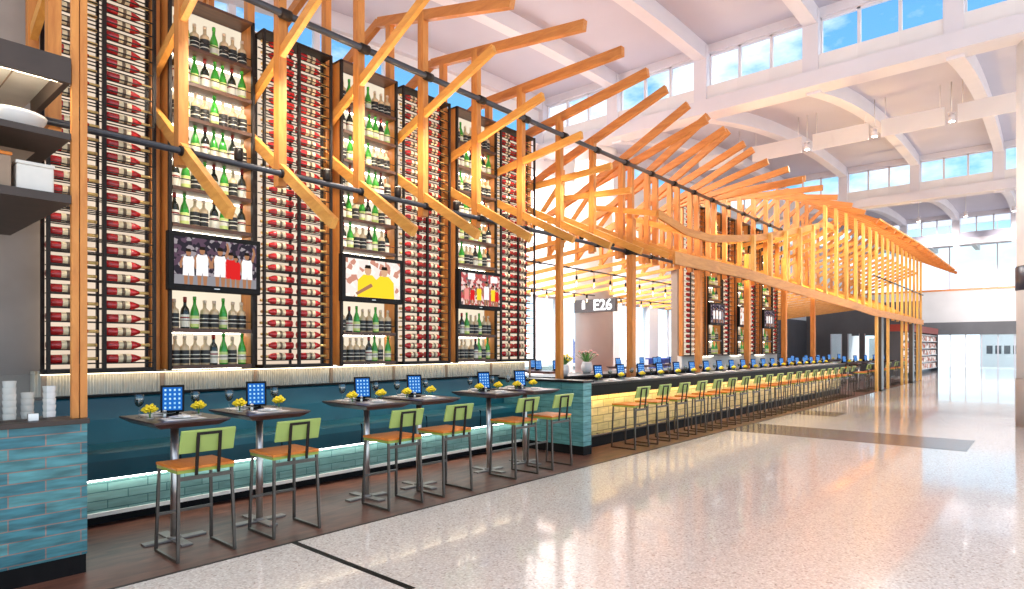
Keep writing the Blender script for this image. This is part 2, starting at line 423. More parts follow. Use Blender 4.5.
while x < 46:
    wf = struct('window_%d' % wn, MB().box(x, x+2.0, YS+.1, YS+.2, 8.45, 8.5, 'white_beam').box(x, x+2, YS+.1, YS+.2, 9.1, 9.15, 'white_beam').box(x, x+.08, YS+.1, YS+.2, 8.5, 9.1, 'white_beam').box(x+1.92, x+2, YS+.1, YS+.2, 8.5, 9.1, 'white_beam')); wn += 1
    obj('pane', MB().box(x+.08, x+1.92, YS+.145, YS+.155, 8.5, 9.1, 'glass'), wf); x += 2.0
XE = 60
ew = MB().box(XE, XE+.3, -12, 13, 3.6, 6.1, 'panel_white').box(XE-.5, XE, -12, 13, 2.62, 3.6, 'far_dark').box(XE, XE+.3, -12, 13, 11.3, 12.5, 'white_paint')
struct('wall_end', ew)
struct('trim_%d' % tn, MB().box(XE-.12, XE, -12, 13, 6.1, 6.25, 'seat_wood')); tn += 1
for y0 in range(-6, 12, 3):
    wf = struct('window_%d' % wn, MB().box(XE+.1, XE+.2, y0, y0+.08, 6.25, 11.3, 'white_beam').box(XE+.1, XE+.2, y0+.08, y0+3, 6.1, 6.25, 'white_beam')); wn += 1
    obj('pane', MB().box(XE+.14, XE+.15, y0+.08, y0+3, 6.25, 11.3, 'glass'), wf)
    fr = MB()
    for k in range(3): fr.box(XE+.05, XE+.15, y0+k-.04, y0+k+.04, 0, 2.62, 'white_beam')
    wf = struct('window_%d' % wn, fr); wn += 1
    obj('pane', MB().box(XE+.09, XE+.10, y0+.04, y0+2.96, 0, 2.62, 'glass'), wf)

# gate column, right hand column
struct('column_1', MB().lathe([(.62, 0), (.62, 7.9), (.75, 8.0)], 'column_paint', (17.05, 11.25, 0), 28))
cr_ = struct('column_2', MB().lathe([(.42, 1.0), (.42, 8.0)], 'column_paint', (16.9, .12, 0), 28))
obj('base', MB().lathe([(.435, 0), (.435, 1.0)], 'column_base', (16.9, .12, 0), 28), cr_)
obj('band', MB().lathe([(.425, 2.84), (.44, 2.86), (.44, 3.33), (.425, 3.35)], 'navy', (16.9, .12, 0), 28), cr_)

# ------------------------------------------------------------------ outside: apron, terminal buildings, two parked aircraft
struct('ground_outside', MB().box(-40, 240, 13.4, 160, -6.7, -6.5, 'tarmac').box(64.2, 260, -60, 13.4, -6.7, -6.5, 'tarmac'))
for i, (px_, col_, w_) in enumerate(((30, 'building_pale', 14), (8, 'panel_white', 10), (-12, 'building_pale', 12))):
    mb = MB().box(0, 12, -w_/2, w_/2, 0, 10.5+i, col_).box(1, 11, -w_/2+1, w_/2-1, 10.5+i, 12+i, 'panel_white')
    t = thing('terminal_building', ['pale low terminal building beyond the end windows, leftmost', 'white low terminal building beyond the end windows, middle one', 'pale low terminal building beyond the end windows, rightmost'][i], 'building', (190, px_, -6.5), 'buildings across the apron')
    obj('block', mb, t)
    wb = MB()
    for k in range(5): wb.box(-.05, .05, -w_/2+.8+k*(w_-1.6)/5, -w_/2+.8+(k+.7)*(w_-1.6)/5, 6.5, 8.5, 'far_dark')
    obj('window_band', wb, t)
def plane(x, y, lab):
    t = thing('airliner', lab, 'aircraft', (x, y, -6.5), 'aircraft parked at the gate')
    obj('fuselage', MB().lathe([(.3, -14), (.9, -12), (1.7, -8), (1.9, -3), (1.9, 12), (1.5, 15), (.6, 17)], 'plane_white', (0, 0, 3.6), 20, 'x'), t)
    obj('tail_fin', MB().prism_y([(-13.5, 5.2), (-9.5, 5.2), (-12.2, 10.5), (-14.4, 10.5)], -.12, .12, 'plane_blue'), t)
    obj('tailplane', MB().prism_z([(-13.5, -4.5), (-12.3, -4.5), (-10, -.5), (-10, .5), (-12.3, 4.5), (-13.5, 4.5)], 4.6, 4.8, 'plane_white'), t)
    obj('wing', MB().prism_z([(-2, -14), (.2, -14), (4, -1.5), (4, 1.5), (.2, 14), (-2, 14), (-1.5, 1.5), (-1.5, -1.5)], 2.6, 2.9, 'plane_white'), t)
    for yy in (-4.5, 4.5): obj('engine', MB().lathe([(.7, -.6), (.95, .2), (.95, 2.4), (.8, 2.8)], 'plane_blue', (1.5, yy, 1.7), 14, 'x'), t)
    for xx, yy in ((-1, -2), (-1, 2), (12, 0)): obj('landing_gear', MB().tube((xx, yy, .4), (xx, yy, 2.6), .12, 'steel').lathe([(.4, -.2), (.4, .2)], 'black', (xx, yy, .4), 12, 'x'), t)
def prism_y(s, pts, y0, y1, m):
    n = len(pts); vs = [(x, y0, z) for x, z in pts]+[(x, y1, z) for x, z in pts]
    return s.add(vs, [tuple(range(n)), tuple(range(n, 2*n))[::-1]]+[(i, n+i, n+(i+1) % n, (i+1) % n) for i in range(n)], m)
def prism_z(s, pts, z0, z1, m):
    n = len(pts); vs = [(x, y, z0) for x, y in pts]+[(x, y, z1) for x, y in pts]
    return s.add(vs, [tuple(range(n))[::-1], tuple(range(n, 2*n))]+[(i, (i+1) % n, n+(i+1) % n, n+i) for i in range(n)], m)
MB.prism_y = prism_y; MB.prism_z = prism_z
plane(105, 66, 'white aircraft with blue tail seen left of the gate column')
plane(70, 36, 'white aircraft with blue tail seen right of the gate column')

# ------------------------------------------------------------------ tiled half walls
hw = struct('wall_near', MB().box(-1.2, 1.40, 5.36, 5.62, .14, 1.10, 'teal_tile'))
obj('baseboard', MB().box(-1.2, 1.395, 5.37, 5.61, 0, .14, 'black'), hw)
obj('cap', MB().box(-1.2, 1.41, 5.33, 5.66, 1.10, 1.135, 'hood_metal'), hw, bevel=.004)
hm = struct('wall_middle', MB().box(7.86, 8.08, 5.38, 7.28, .14, 1.11, 'teal_tile_small'))
obj('baseboard', MB().box(7.87, 8.09, 5.385, 7.28, 0, .14, 'black'), hm)
obj('cap', MB().box(7.82, 8.12, 5.35, 7.28, 1.11, 1.145, 'black_satin'), hm, bevel=.004)
gg = thing('glass_guard', 'clear glass guard standing on the near teal tiled wall', 'glass screen', (0, 5.48, 1.135))
obj('pane', MB().box(-1.1, 1.18, -.006, .006, .0, .33, 'glass_guard'), gg)
for xx in (-1.0, 1.1): obj('clamp', MB().box(xx-.03, xx+.03, -.02, .02, 0, .05, 'chrome'), gg)

# wall behind the racks
struct('wall_back', MB().box(-3, 8.7, 7.32, 7.5, 0, 5.5, 'grey_wall'))
wf_ = struct('wall_fluted', MB().box(1.45, 8.68, 7.22, 7.32, 1.0, 1.43, 'fluted'))
for i in range(8): obj('joint', MB().box(1.53+1.04*i-.02, 1.53+1.04*i+.02, 7.205, 7.222, 1.1, 1.43, 'hood_tan'), wf_)
obj('light_strip', MB().box(1.5, 8.65, 7.15, 7.20, 1.392, 1.402, 'panel_fill_glow'), wf_, label='added warm strip brightening the fluted panel')  # unseen source, added to brighten the shaded panel
obj('strip_cover', MB().box(1.5, 8.65, 7.10, 7.21, 1.403, 1.415, 'steel'), wf_)
struct('wall_bar', MB().box(15.0, 22.4, 7.32, 7.5, 0, 5.5, 'grey_wall'))
struct('trim_%d' % tn, MB().box(15.0, 22.4, 7.2, 7.32, 1.0, 1.43, 'cream')); tn += 1
struct('wall_dining', MB().box(33, 44, 12.2, 12.4, 0, 3.4, 'far_dark'))

# ------------------------------------------------------------------ racks
PITCH = 1.04
ROWS = 29; ROWH = .134; Z0 = 1.46; ZT = 5.40
GAP = .115
def wine_rack(x0, lab):
    t = thing('wine_rack', lab, 'wine rack', (x0, 7.1, Z0-.04), 'wall wine racks')
    w = PITCH-GAP
    fr = MB()
    for xx in (.015, w-.015):
        for ya in (-.14, .07): fr.box(xx-.015, xx+.015, ya, ya+.03, 0, ZT-Z0+.04, 'steel')
    fr.box(0, w, -.13, .11, 0, .03, 'steel').box(0, w, -.13, .11, ZT-Z0+.01, ZT-Z0+.04, 'steel')
    obj('frame', fr, t)
    obj('middle_upright', MB().box(w/2-.018, w/2+.018, -.14, -.11, .03, ZT-Z0+.01, 'steel').box(w/2-.012, w/2+.012, .07, .10, .03, ZT-Z0+.01, 'steel'), t)
    wr = MB()
    for r in range(ROWS):
        z = .04+.045+r*ROWH
        for yy in (-.125, -.03, .06): wr.box(.03, w-.03, yy-.006, yy+.006, z-.010, z, 'steel')
    obj('wire_rail', wr, t)
    obj('back_panel', MB().box(.03, w-.03, .10, .108, .03, ZT-Z0, 'backlit_panel'), t, label='glowing frosted back panel')
    return t
SHELVES = [1.465, 1.86, 2.97, 3.36, 3.74, 4.12, 4.50, 4.88]
def liquor_unit(x0, lab):
    t = thing('liquor_shelf', lab, 'shelf unit', (x0, 7.1, Z0-.04), 'backlit liquor shelves')
    w = PITCH-GAP
    fr = MB()
    fr.box(0, .03, -.16, -.12, 0, ZT-Z0+.04, 'steel').box(w-.03, w, -.16, -.12, 0, ZT-Z0+.04, 'steel')
    fr.box(0, w, -.16, .11, ZT-Z0+.01, ZT-Z0+.04, 'shelf_wood')
    obj('frame', fr, t)
    obj('side_panel', MB().box(0, .02, -.12, .11, 0, ZT-Z0+.04, 'timber'), t)
    obj('side_panel', MB().box(w-.03, w, -.12, .11, 0, ZT-Z0+.04, 'timber'), t)
    for z in SHELVES:
        zz = z-(Z0-.04)
        s_ = obj('shelf', MB().box(.04, w-.04, -.16, .10, zz-.04, zz, 'shelf_wood'), t)
        obj('rail', MB().tube((.04, -.155, zz+.085), (w-.04, -.155, zz+.085), .005, 'steel', 6), s_)
        obj('light_strip', MB().box(.05, w-.05, .07, .095, zz-.052, zz-.041, 'shelf_led'), s_)
    obj('back_panel', MB().box(.04, w-.04, .10, .108, 0, ZT-Z0, 'backlit_shelf'), t, label='glowing white back panel')
    return t

wb = thing('wine_bottle', 'x', 'bottle', group='wine bottles lying in the racks')
obj('body', MB().lathe([(.030, -.170), (.040, -.163), (.040, -.085), (.0398, .03), (.040, .035), (.036, .055), (.022, .085), (.0145, .10)], 'red_glass', n=12, axis='x'), wb)
lb = obj('paper_label', MB().lathe([(.041, -.075), (.041, .02)], 'wine_label', n=12, axis='x', caps=False), wb)
obj('crest', MB().lathe([(.0418, -.040), (.0418, -.015)], 'label_crest', n=12, axis='x', caps=False), lb)
obj('foil_capsule', MB().lathe([(.0152, .095), (.0155, .168), (.0125, .172)], 'gold_foil', n=10, axis='x'), wb)
wb.scale = (1.2, 1.06, 1.06)
WINE = Maker(wb)
stuff = MB()
def bottle_into(mb, c, flip):
    f = -1 if flip else 1
    for prof, m in (([(.030, -.170), (.040, -.163), (.040, -.075)], 'red_glass'), ([(.0405, -.075), (.0405, .02)], 'wine_label'), ([(.040, .02), (.036, .055), (.015, .10)], 'red_glass'), ([(.0152, .10), (.0125, .172)], 'gold_foil')):
        mb.lathe([(r, h*f) for r, h in prof], m, c, 7, 'x')
wcol = 0
def fill_wine(x0, where, n0, asstuff=False):
    w = PITCH-GAP
    for s in range(2):
        xc = x0+(.25 if s == 0 else .75)*w+(.0 if s else .0)
        for r in range(ROWS):
            z = Z0+.045+r*ROWH+.0405
            if r == ROWS-1 and z+.05 > ZT: continue
            jx = random.uniform(-.012, .012)
            flip = (s == 0 and n0 > 2)
            if asstuff: bottle_into(stuff, (xc+jx, 7.075, z), flip)
            else:
                o = WINE.put((xc+jx, 7.075, z), 'wine bottle lying %s from the bottom in the %s wine column %s' % (ORD[r], ORD[n0+s-1], where))
                o.rotation_euler = (0, 0, math.pi if flip else 0)

# upright liquor bottles
def bottle_type(kind):
    t = thing(dict(K='whiskey_bottle', G='green_bottle', D='dark_bottle')[kind], 'x', 'bottle', group='bottles on the liquor shelves')
    if kind == 'K':
        obj('body', MB().lathe([(.040, 0), (.044, .006), (.044, .165), (.040, .195), (.020, .215), (.016, .225), (.016, .275)], 'amber_glass', n=12), t)
        l = obj('paper_label', MB().lathe([(.0448, .02), (.0448, .155)], 'black_label', n=12, caps=False), t)
        cb_ = MB()
        cb_.lathe([(.0454, .105), (.0454, .112)], 'white_label', n=12, caps=False).lathe([(.0454, .062), (.0454, .072)], 'white_label', n=12, caps=False)
        obj('label_band', cb_, l)
        obj('cap', MB().lathe([(.018, .27), (.018, .30), (.015, .303)], 'cap_pale', n=10), t)
    elif kind == 'G':
        obj('body', MB().lathe([(.036, 0), (.040, .006), (.040, .16), (.034, .195), (.018, .245), (.0145, .26), (.0145, .31)], 'green_glass', n=12), t)
        l = obj('paper_label', MB().lathe([(.0408, .015), (.0408, .135)], 'lime_label', n=12, caps=False), t)
        obj('label_band', MB().lathe([(.0414, .05), (.0414, .105)], 'white_label', n=12, caps=False), l)
        obj('cap', MB().lathe([(.0165, .30), (.0165, .335), (.014, .338)], 'green_glass', n=10), t)
    else:
        obj('body', MB().lathe([(.037, 0), (.041, .006), (.041, .17), (.034, .205), (.017, .235), (.0145, .25), (.0145, .30)], 'dark_glass', n=12), t)
        l = obj('paper_label', MB().lathe([(.0418, .015), (.0418, .145)], 'white_label', n=12, caps=False), t)
        obj('label_band', MB().lathe([(.0424, .105), (.0424, .12)], 'cap_red', n=12, caps=False), l)
        obj('cap', MB().lathe([(.0165, .275), (.0165, .325), (.014, .328)], 'cap_red', n=10), t)
    t.scale = (1.13, 1.13, 1.04)
    return Maker(t)
BT = {k: bottle_type(k) for k in 'KGD'}
PATT = ['KKKKDGKG', 'KDGKKGKK', 'DGKKDGKD', 'DGKGDGKD', 'KDGDGGDK', 'KGKKGKKK', 'DDGDGGDG', 'KGKKGKKK']
LOOK = dict(K='clear bottle with black label', G='green bottle with lime label', D='dark bottle with white label')
def fill_liquor(x0, where, n):
    w = PITCH-GAP-.10
    for si, z in enumerate(SHELVES):
        for i in range(n):
            k = PATT[si][i if n == 8 else (i*2+1) % 8]
            xx = x0+.05+w*(i+.5)/n
            BT[k].put((xx+random.uniform(-.006, .006), 7.06+random.uniform(-.02, .02), z), '%s, %s along the %s shelf up, %s liquor bay' % (LOOK[k], ORD[i], ORD[si], where), rz=random.uniform(0, 6))

# screens
def player(mb, x, z, s, jersey, skin='pic_skin', arms=1, y=-.0535):
    def P(pts, m, dy=0): mb.poly([(x+a*s, y-dy, z+b*s) for a, b in pts], m)
    P([(-.10, 0), (-.03, 0), (-.01, .34), (-.12, .34)], skin); P([(.03, 0), (.10, 0), (.13, .34), (.01, .34)], skin)
    P([(-.14, .22), (-.01, .22), (.0, .30), (.01, .22), (.14, .22), (.13, .46), (-.13, .46)], jersey, .0004)
    P([(-.13, .44), (.13, .44), (.14, .62), (.10, .72), (.04, .70), (-.04, .70), (-.10, .72), (-.14, .62)], jersey, .0006)
    P([(-.14, .70), (-.22, .52), (-.20, .40), (-.15, .41), (-.16, .52), (-.10, .64)], skin, .0002)
    if arms == 1: P([(.14, .70), (.22, .52), (.20, .40), (.15, .41), (.16, .52), (.10, .64)], skin, .0002)
    else: P([(.10, .70), (.16, .88), (.14, 1.02), (.18, 1.03), (.22, .88), (.16, .66)], skin, .0002)
    P([(.07*math.cos(a)*.9, .80+.09*math.sin(a)) for a in [i*math.pi/5 for i in range(10)]], skin, .0006)
    P([(-.065, .82), (.065, .82), (.05, .895), (-.05, .895)], 'pic_hair', .0008)
def television(x0, scene, lab, w=.99, zc=2.565, y=6.92, grp='wall televisions between the bottle shelves'):
    h = .62
    t = thing('television', lab, 'television', (x0+w/2-.03, y, zc), grp)
    obj('casing', MB().box(-w/2, w/2, -.045, .04, -h/2, h/2, 'black').box(-w/4, w/4, .04, .10, -h/4, h/4, 'black'), t, bevel=.008)
    mb = MB(); W, H = w/2-.055, h/2-.055; zb = -H+.012
    mat = dict(a='crowd_dark', b='crowd_pale', c='crowd_red', d='crowd_dark', e='crowd_pale', f='crowd_dark')[scene]
    mb.box(-W, W, -.050, -.044, zb, H, mat)
    sc = obj('screen', mb, t, label='lit screen showing a ball game')
    pm = MB(); Z = zb
    if scene == 'a':
        pm.poly([(-W, -.0508, zb), (W, -.0508, zb), (W, -.0508, zb+.10), (-W, -.0508, zb+.10)], 'pic_grey')
        for xx, s, j, a in ((-.30, .42, 'pic_jw', 1), (-.16, .46, 'pic_jw', 1), (.03, .47, 'pic_jw', 2), (.145, .43, 'pic_jr', 1), (.20, .40, 'pic_jr', 1), (.33, .45, 'pic_jw', 2)): player(pm, xx, zb, s, j, arms=a)
    elif scene in 'b':
        for xx, s in ((-.06, .92), (.19, .90)):
            player(pm, xx, zb-.0, s*.001+.0001, 'pic_jy') if False else None
        def body(xc, hc, skin):
            pm.poly([(xc-.17, -.0515, zb), (xc+.17, -.0515, zb), (xc+.16, -.0515, zb+.22), (xc+.07, -.0515, zb+.30), (xc-.07, -.0515, zb+.30), (xc-.16, -.0515, zb+.22)], 'pic_jy')
            pm.poly([(xc+.055*math.cos(i*math.pi/6), -.0525, zb+.36+.07*math.sin(i*math.pi/6)) for i in range(12)], skin)
            pm.poly([(xc-.053, -.053, zb+.385), (xc+.053, -.053, zb+.385), (xc+.04, -.053, zb+.43), (xc-.04, -.053, zb+.43)], 'pic_hair')
        body(-.10, 0, 'pic_skin2'); body(.17, 0, 'pic_skin2')
        pm.poly([(-.30, -.0535, zb+.05), (-.27, -.0535, zb+.02), (-.02, -.0535, zb+.15), (-.05, -.0535, zb+.19)], 'pic_skin')
    elif scene == 'c':
        for xx, zz in ((-.30, zb+.40), (.22, zb+.38)): pm.poly([(xx, -.051, zz), (xx+.16, -.051, zz), (xx+.16, -.051, zz+.10), (xx, -.051, zz+.10)], 'pic_crowd_w')
        for xx, s, j in ((-.33, .36, 'pic_jp'), (-.20, .34, 'pic_jr'), (-.05, .38, 'pic_jy'), (.12, .44, 'pic_jw'), (.28, .38, 'pic_jy'), (.36, .34, 'pic_jr')): player(pm, xx, zb, s, j)
    else:
        for xx, s, j in ((-.26, .46, 'pic_jw'), (-.06, .48, 'pic_crowd_w'), (.14, .46, 'pic_jw'), (.30, .44, 'pic_grey')): player(pm, xx, zb, s, j)
    obj('picture', pm, sc)
    obj('badge', MB().box(-.03, .03, -.048, -.044, -H-.022, -H-.014, 'chrome'), t)

XR = 1.50
names = ['leftmost', 'second', 'third', 'rightmost']
wcol = 1; wi = 0; li = 0
lw = ['leftmost', 'second', 'third']
for i in range(7):
    x0 = XR+PITCH*i
    if i % 2 == 0:
        wine_rack(x0, '%s black wire wine rack of the tall near bottle wall' % names[wi]); fill_wine(x0, 'from left', wcol); wcol += 2; wi += 1
    else:
        liquor_unit(x0, '%s dark wood liquor shelf of the tall near bottle wall' % lw[li]); fill_liquor(x0, lw[li], 8)
        television(x0, 'abc'[li], ['black television showing white and red basketball players above two bottle shelves', 'black television showing two yellow shirted players close up', 'black television showing a red and yellow crowd of players'][li]); li += 1
XR2 = 15.02
fw = ['nearest', 'second', 'third', 'farthest']
wi = li = 0
for j in range(7):
    x0 = XR2+PITCH*j
    if j % 2 == 0:
        wine_rack(x0, '%s wire wine rack on the far bottle wall behind the bar' % fw[wi])
        if wi == 0: fill_wine(x0, 'of the far wall', 1)
        else: fill_wine(x0, '', 3, True)
        wi += 1
    else:
        liquor_unit(x0, '%s liquor shelf on the far bottle wall behind the bar' % fw[li]); fill_liquor(x0, ['far-wall near', 'far-wall middle', 'far-wall end'][li], 4)
        television(x0, 'def'[li], '%s small-looking television on the far bottle wall behind the bar' % fw[li]); li += 1
so = obj('wine_bottles', stuff); props(so, 'red wine bottles lying in the last three racks of the far bottle wall', 'bottles', kind='stuff')

# ------------------------------------------------------------------ timber canopy
def tab(t, k):
    if k <= t[0][0]: return t[0][1]
    for (a, va), (b, vb) in zip(t, t[1:]):
        if k <= b: return va+(vb-va)*(k-a)/(b-a)
    return t[-1][1]
YF, YR = 6.47, 7.19
def XK(k): return 2.48+PITCH*k
T_zf = [(-2, 6.35), (2, 6.30), (3, 6.18), (4, 6.05), (5, 5.83), (6, 5.66), (7, 5.52), (8, 5.40), (9, 5.36), (11, 5.36), (12, 5.45), (13, 5.68), (14, 5.78), (15, 6.0), (16, 6.25), (17, 6.55), (18, 6.8), (40, 6.8)]
T_ty = [(-2, 4.9), (3, 4.85), (4, 4.52), (5, 4.58), (6, 4.75), (7, 4.96), (8, 5.05), (9, 5.12), (10, 5.12), (11, 4.98), (12, 4.54), (13, 4.47), (14, 4.35), (15, 4.26), (16, 4.13), (17, 4.03), (18, 3.9), (24, 3.55), (33, 3.40), (40, 3.4)]
T_tz = [(-2, 5.85), (3, 5.78), (4, 5.80), (5, 5.86), (6, 5.96), (7, 6.08), (8, 6.14), (9, 6.25), (10, 6.22), (11, 6.05), (12, 5.76), (13, 5.74), (14, 5.70), (15, 5.63), (16, 5.57), (17, 5.53), (18, 5.42), (24, 5.32), (33, 5.24), (40, 5.2)]
T_lz = [(-2, 2.8), (0, 2.83), (2, 2.96), (4, 3.17), (5, 3.28), (8, 3.38), (11, 3.40), (15, 3.22), (22, 2.95), (40, 2.9)]
T_ly = [(-2, 5.4), (10, 5.45), (14, 5.25), (20, 4.92), (24, 4.88), (40, 4.88)]
T_uz = [(-2, 5.5), (2, 5.6), (3, 5.32), (4, 5.07), (5, 4.83), (6, 4.62), (7, 4.46), (8, 4.22), (9, 4.0), (10, 3.98), (11, 4.12), (12.5, 4.35), (14, 4.66), (16, 5.1), (17, 5.35), (40, 5.4)]
T_uy = [(-2, 5.0), (2, 5.1), (4, 5.2), (5, 5.28), (6, 5.41), (7, 5.65), (8, 5.7), (10, 5.5), (14, 5.35), (17, 5.1), (40, 5.0)]
KMAX = 33
def frame(k, lab, second=False):
    X = XK(k)+(.36 if second else 0)
    t = thing('timber_truss', lab, 'timber frame', (X, YF, 0), 'timber frames of the canopy')
    def P(y, z, dx=0): return (dx, y-YF, z)
    zf, ty, tz = tab(T_zf, k), tab(T_ty, k), tab(T_tz, k)
    if second: tz -= .22; ty -= .2
    ly, lz, uy, uz = tab(T_ly, k), tab(T_lz, k), tab(T_uy, k), tab(T_uz, k)
    slope = (zf-tz)/(YF-ty)
    # roof beam: outer run plus an inner run that kinks down behind the racks
    yk = 7.45
    zk = zf+(slope*(yk-YF) if slope > -.25 else slope*(yk-YF))
    if k >= 16: zk = zf; yk = YF+.05
    obj('roof_beam', MB().beam(P(yk, zk), P(ty, tz), .085, .135, 'timber_beam'), t)
    zr = zk-.42 if k < 16 else zk-.9
    obj('rear_rafter', MB().beam(P(yk+.0, zk), P(yk+1.05, zr), .08, .125, 'timber_beam'), t)
    # posts
    bot = 3.44
    toground = (k == 6 and not second)
    if not (k > 20): obj('front_post', MB().box(-.047, .047, -.055, .055, (0 if toground else bot), zf+.03, 'timber'), t)
    zrear = zk-.05 if k < 16 else zk-.2
    if not second: obj('rear_post', MB().box(-.042, .042, YR-YF-.05, YR-YF+.05, (4.0 if k < 0 else 1.42 if (k <= 5 or 12 <= k <= 19) else 3.6), zrear, 'timber'), t)
    if k < 16 and not second: obj('rear_strut', MB().beam(P(8.3, 3.6, .02), P(8.3, zk-.30, .02), .07, .08, 'timber', (0, 1, 0)), t)
    if not second:
        # lower brace: from rear post low down and outward to its hanging tip
        if k >= 0: obj('lower_brace', MB().beam(P(YR, 4.17), P(ly, lz), .065, .115, 'timber_brace'), t)
        obj('upper_brace', MB().beam(P(YR, 4.55), P(uy, uz), .06, .105, 'timber_brace'), t)
        obj('back_brace', MB().beam(P(YR, 4.9, .03), P(8.35, 3.65, .03), .055, .09, 'timber_brace'), t)
        if k >= 5:
            obj('back_slat', MB().beam(P(YR-.1, 3.74), P(11.9, 3.22), .05, .09, 'timber_brace'), t)
    else:
        obj('lower_brace', MB().beam(P(YR, 3.95), P(ly+.25, lz+.1), .06, .105, 'timber_brace'), t)
    return t
for k in range(-2, KMAX+1):
    if k < 0: lab = ['timber frame of the canopy standing above the dark kitchen hood', 'timber frame of the canopy rising just behind the hood'][k+2]
    elif k == 6: lab = 'timber frame of the canopy whose front post runs down to the half wall'
    else: lab = '%s orange timber frame of the canopy counted from the bottle wall near end' % ORD[k]
    t = frame(k, lab)
    # vertical slats of the outer face
    def zroof_at(y): 
        zf, ty, tz = tab(T_zf, k), tab(T_ty, k), tab(T_tz, k); return zf+(tz-zf)*(YF-y)/(YF-ty)
    if k >= 12:
        ys = tab(T_ly, k)
        topz = min(zroof_at(max(ys, tab(T_ty, k)+.05)), 9) if k >= 17 else tab(T_uz, k)+.05
        bz = tab(T_lz, k)-.12
        if k >= 25: bz = tab(T_lz, k)-.2
        if k in (25, 28, 29, 32, 33, 23): bz = 0
        for dx in (0,):
            if k == KMAX and dx: continue
            zb = bz if (dx == 0 or bz > .1) else tab(T_lz, k)-.2
            wide = .11 if k != 23 else .15
            obj('facade_slat', MB().box(dx-wide/2, dx+wide/2, ys-YF-.045, ys-YF+.045, zb, topz, 'timber_slat_lit'), t)
for k in range(8, 13):
    frame(k, '%s of the twin timber frames with a flatter beam, counted from the near end' % ORD[k-8], True)
# tall posts through the bar
for n, k in enumerate((8, 11, 14, 17, 20)):
    t = thing('timber_post', '%s full-height timber post rising behind the bar counter' % ORD[n], 'post', (XK(k)+.03, 6.27, 0), 'tall posts behind the bar')
    obj('shaft', MB().box(-.07, .07, -.07, .07, 0, 4.2+.25*(n > 2), 'timber'), t, bevel=.006)
    obj('bracket', MB().box(-.085, .085, -.085, .085, 3.48, 3.62, 'steel'), t)
    obj('foot_plate', MB().box(-.12, .12, -.12, .12, 0, .02, 'steel'), t)
# near double post on the tiled wall, and the one inside the hood
for nm, x, y, z0, lab in (('a', 1.365, 5.43, 1.135, 'twin timber post standing on the near teal tiled wall'), ('b', .52, 6.55, 0, 'twin timber post inside the kitchen pass under the hood')):
    t = thing('timber_post', lab, 'post', (x, y, z0), 'twin posts by the kitchen pass')
    for s in (-.0265, .0265): obj('shaft', MB().box(s-.0235, s+.0235, -.02, .02, 0, (6.2 if nm == 'a' else 2.68)-z0, 'timber'), t, bevel=.003)
    for zz in (.4, 1.3, 2.2): obj('spacer', MB().box(-.003, .003, -.015, .015, zz, zz+.1, 'steel'), t)
# long pipes
def pipe(y, z, x0, x1, lab, r=.038):
    t = thing('steel_pipe', lab, 'pipe', (x0, y, z), 'steel pipes along the canopy')
    obj('tube', MB().tube((0, 0, 0), (x1-x0, 0, 0), r, 'steel_dark', 10), t)
    k = 0; c0 = None
    while XK(k) < x1:
        if XK(k)-x0 > .1:
            if c0 is None: c0 = obj('clamp', MB().tube((-.06, 0, 0), (.06, 0, 0), r*1.5, 'steel', 10), t, (XK(k)-x0, 0, 0))
            else:
                c = c0.copy(); COL.objects.link(c); c.location = (XK(k)-x0, 0, 0)
        k += 1
plain('steel_dark', (.06, .06, .07), .35, .5, .1, 10)
pipe(YF-.11, 5.32, -1, XK(18), 'upper dark steel pipe along the front posts')
pipe(YF-.11, 3.56, -1, XK(20), 'lower dark steel pipe along the hanging post ends', .032)
pipe(8.55, 3.53, 8.75, 22.3, 'thin steel pipe carrying the nearer pendant row', .02)
pipe(10.9, 3.29, 8.75, 24, 'thin steel pipe carrying the farther pendant row', .02)
pipe(4.80, 4.25, XK(22), XK(33)+.1, 'thin steel pipe across the far slatted face', .02)
# swept boards along the tips of the braces
def sweep(name, lab, ks, fy, fz, h, w, mat):
    mb = MB(); pts = [(XK(k), fy(k), fz(k)) for k in ks]; vs = []
    for x, y, z in pts:
        for dy, dz in ((-w/2, -h/2), (w/2, -h/2), (w/2, h/2), (-w/2, h/2)): vs.append((x, y+dy, z+dz))
    n = len(pts)-1; fs = [(0, 3, 2, 1), (4*n, 4*n+1, 4*n+2, 4*n+3)]
    for i in range(n):
        for j in range(4): fs.append((4*i+j, 4*i+(j+1) % 4, 4*i+4+(j+1) % 4, 4*i+4+j))
    mb.add(vs, fs, mat); o = obj(name, mb); props(o, lab, 'board'); return o
ks = [8+.5*i for i in range(0, 51)]
sweep('curved_board', 'long curved timber board along the lower tips of the canopy', ks, lambda k: tab(T_ly, k)-.10, lambda k: tab(T_lz, k)-.04, .24, .05, 'timber_board')
ks2 = [8+.5*i for i in range(0, 21)]
sweep('curved_board', 'short dipping timber board along the upper brace tips', ks2, lambda k: tab(T_uy, k)-.02, lambda k: tab(T_uz, k), .16, .05, 'timber_board')
ks3 = [18.5+.5*i for i in range(0, 30)]
sweep('eave_board', 'thin timber board closing the eave of the far slatted roof', ks3, lambda k: max(tab(T_ty, k)+.22, 3.5), lambda k: tab(T_tz, k)+.17, .05, .3, 'timber_board')
for n, x in enumerate((XK(23)+.62, XK(30)+.4)):
    t = thing('steel_column', 'dark steel column between the far slats, %s one' % ('nearer' if n == 0 else 'farther'), 'column', (x, 4.88, 0), 'steel columns under the slatted face')
    obj('shaft', MB().box(-.22, .22, -.08, .08, 0, 2.85, 'steel_warm'), t, bevel=.01); obj('base', MB().box(-.25, .25, -.1, .1, 0, .05, 'steel'), t)

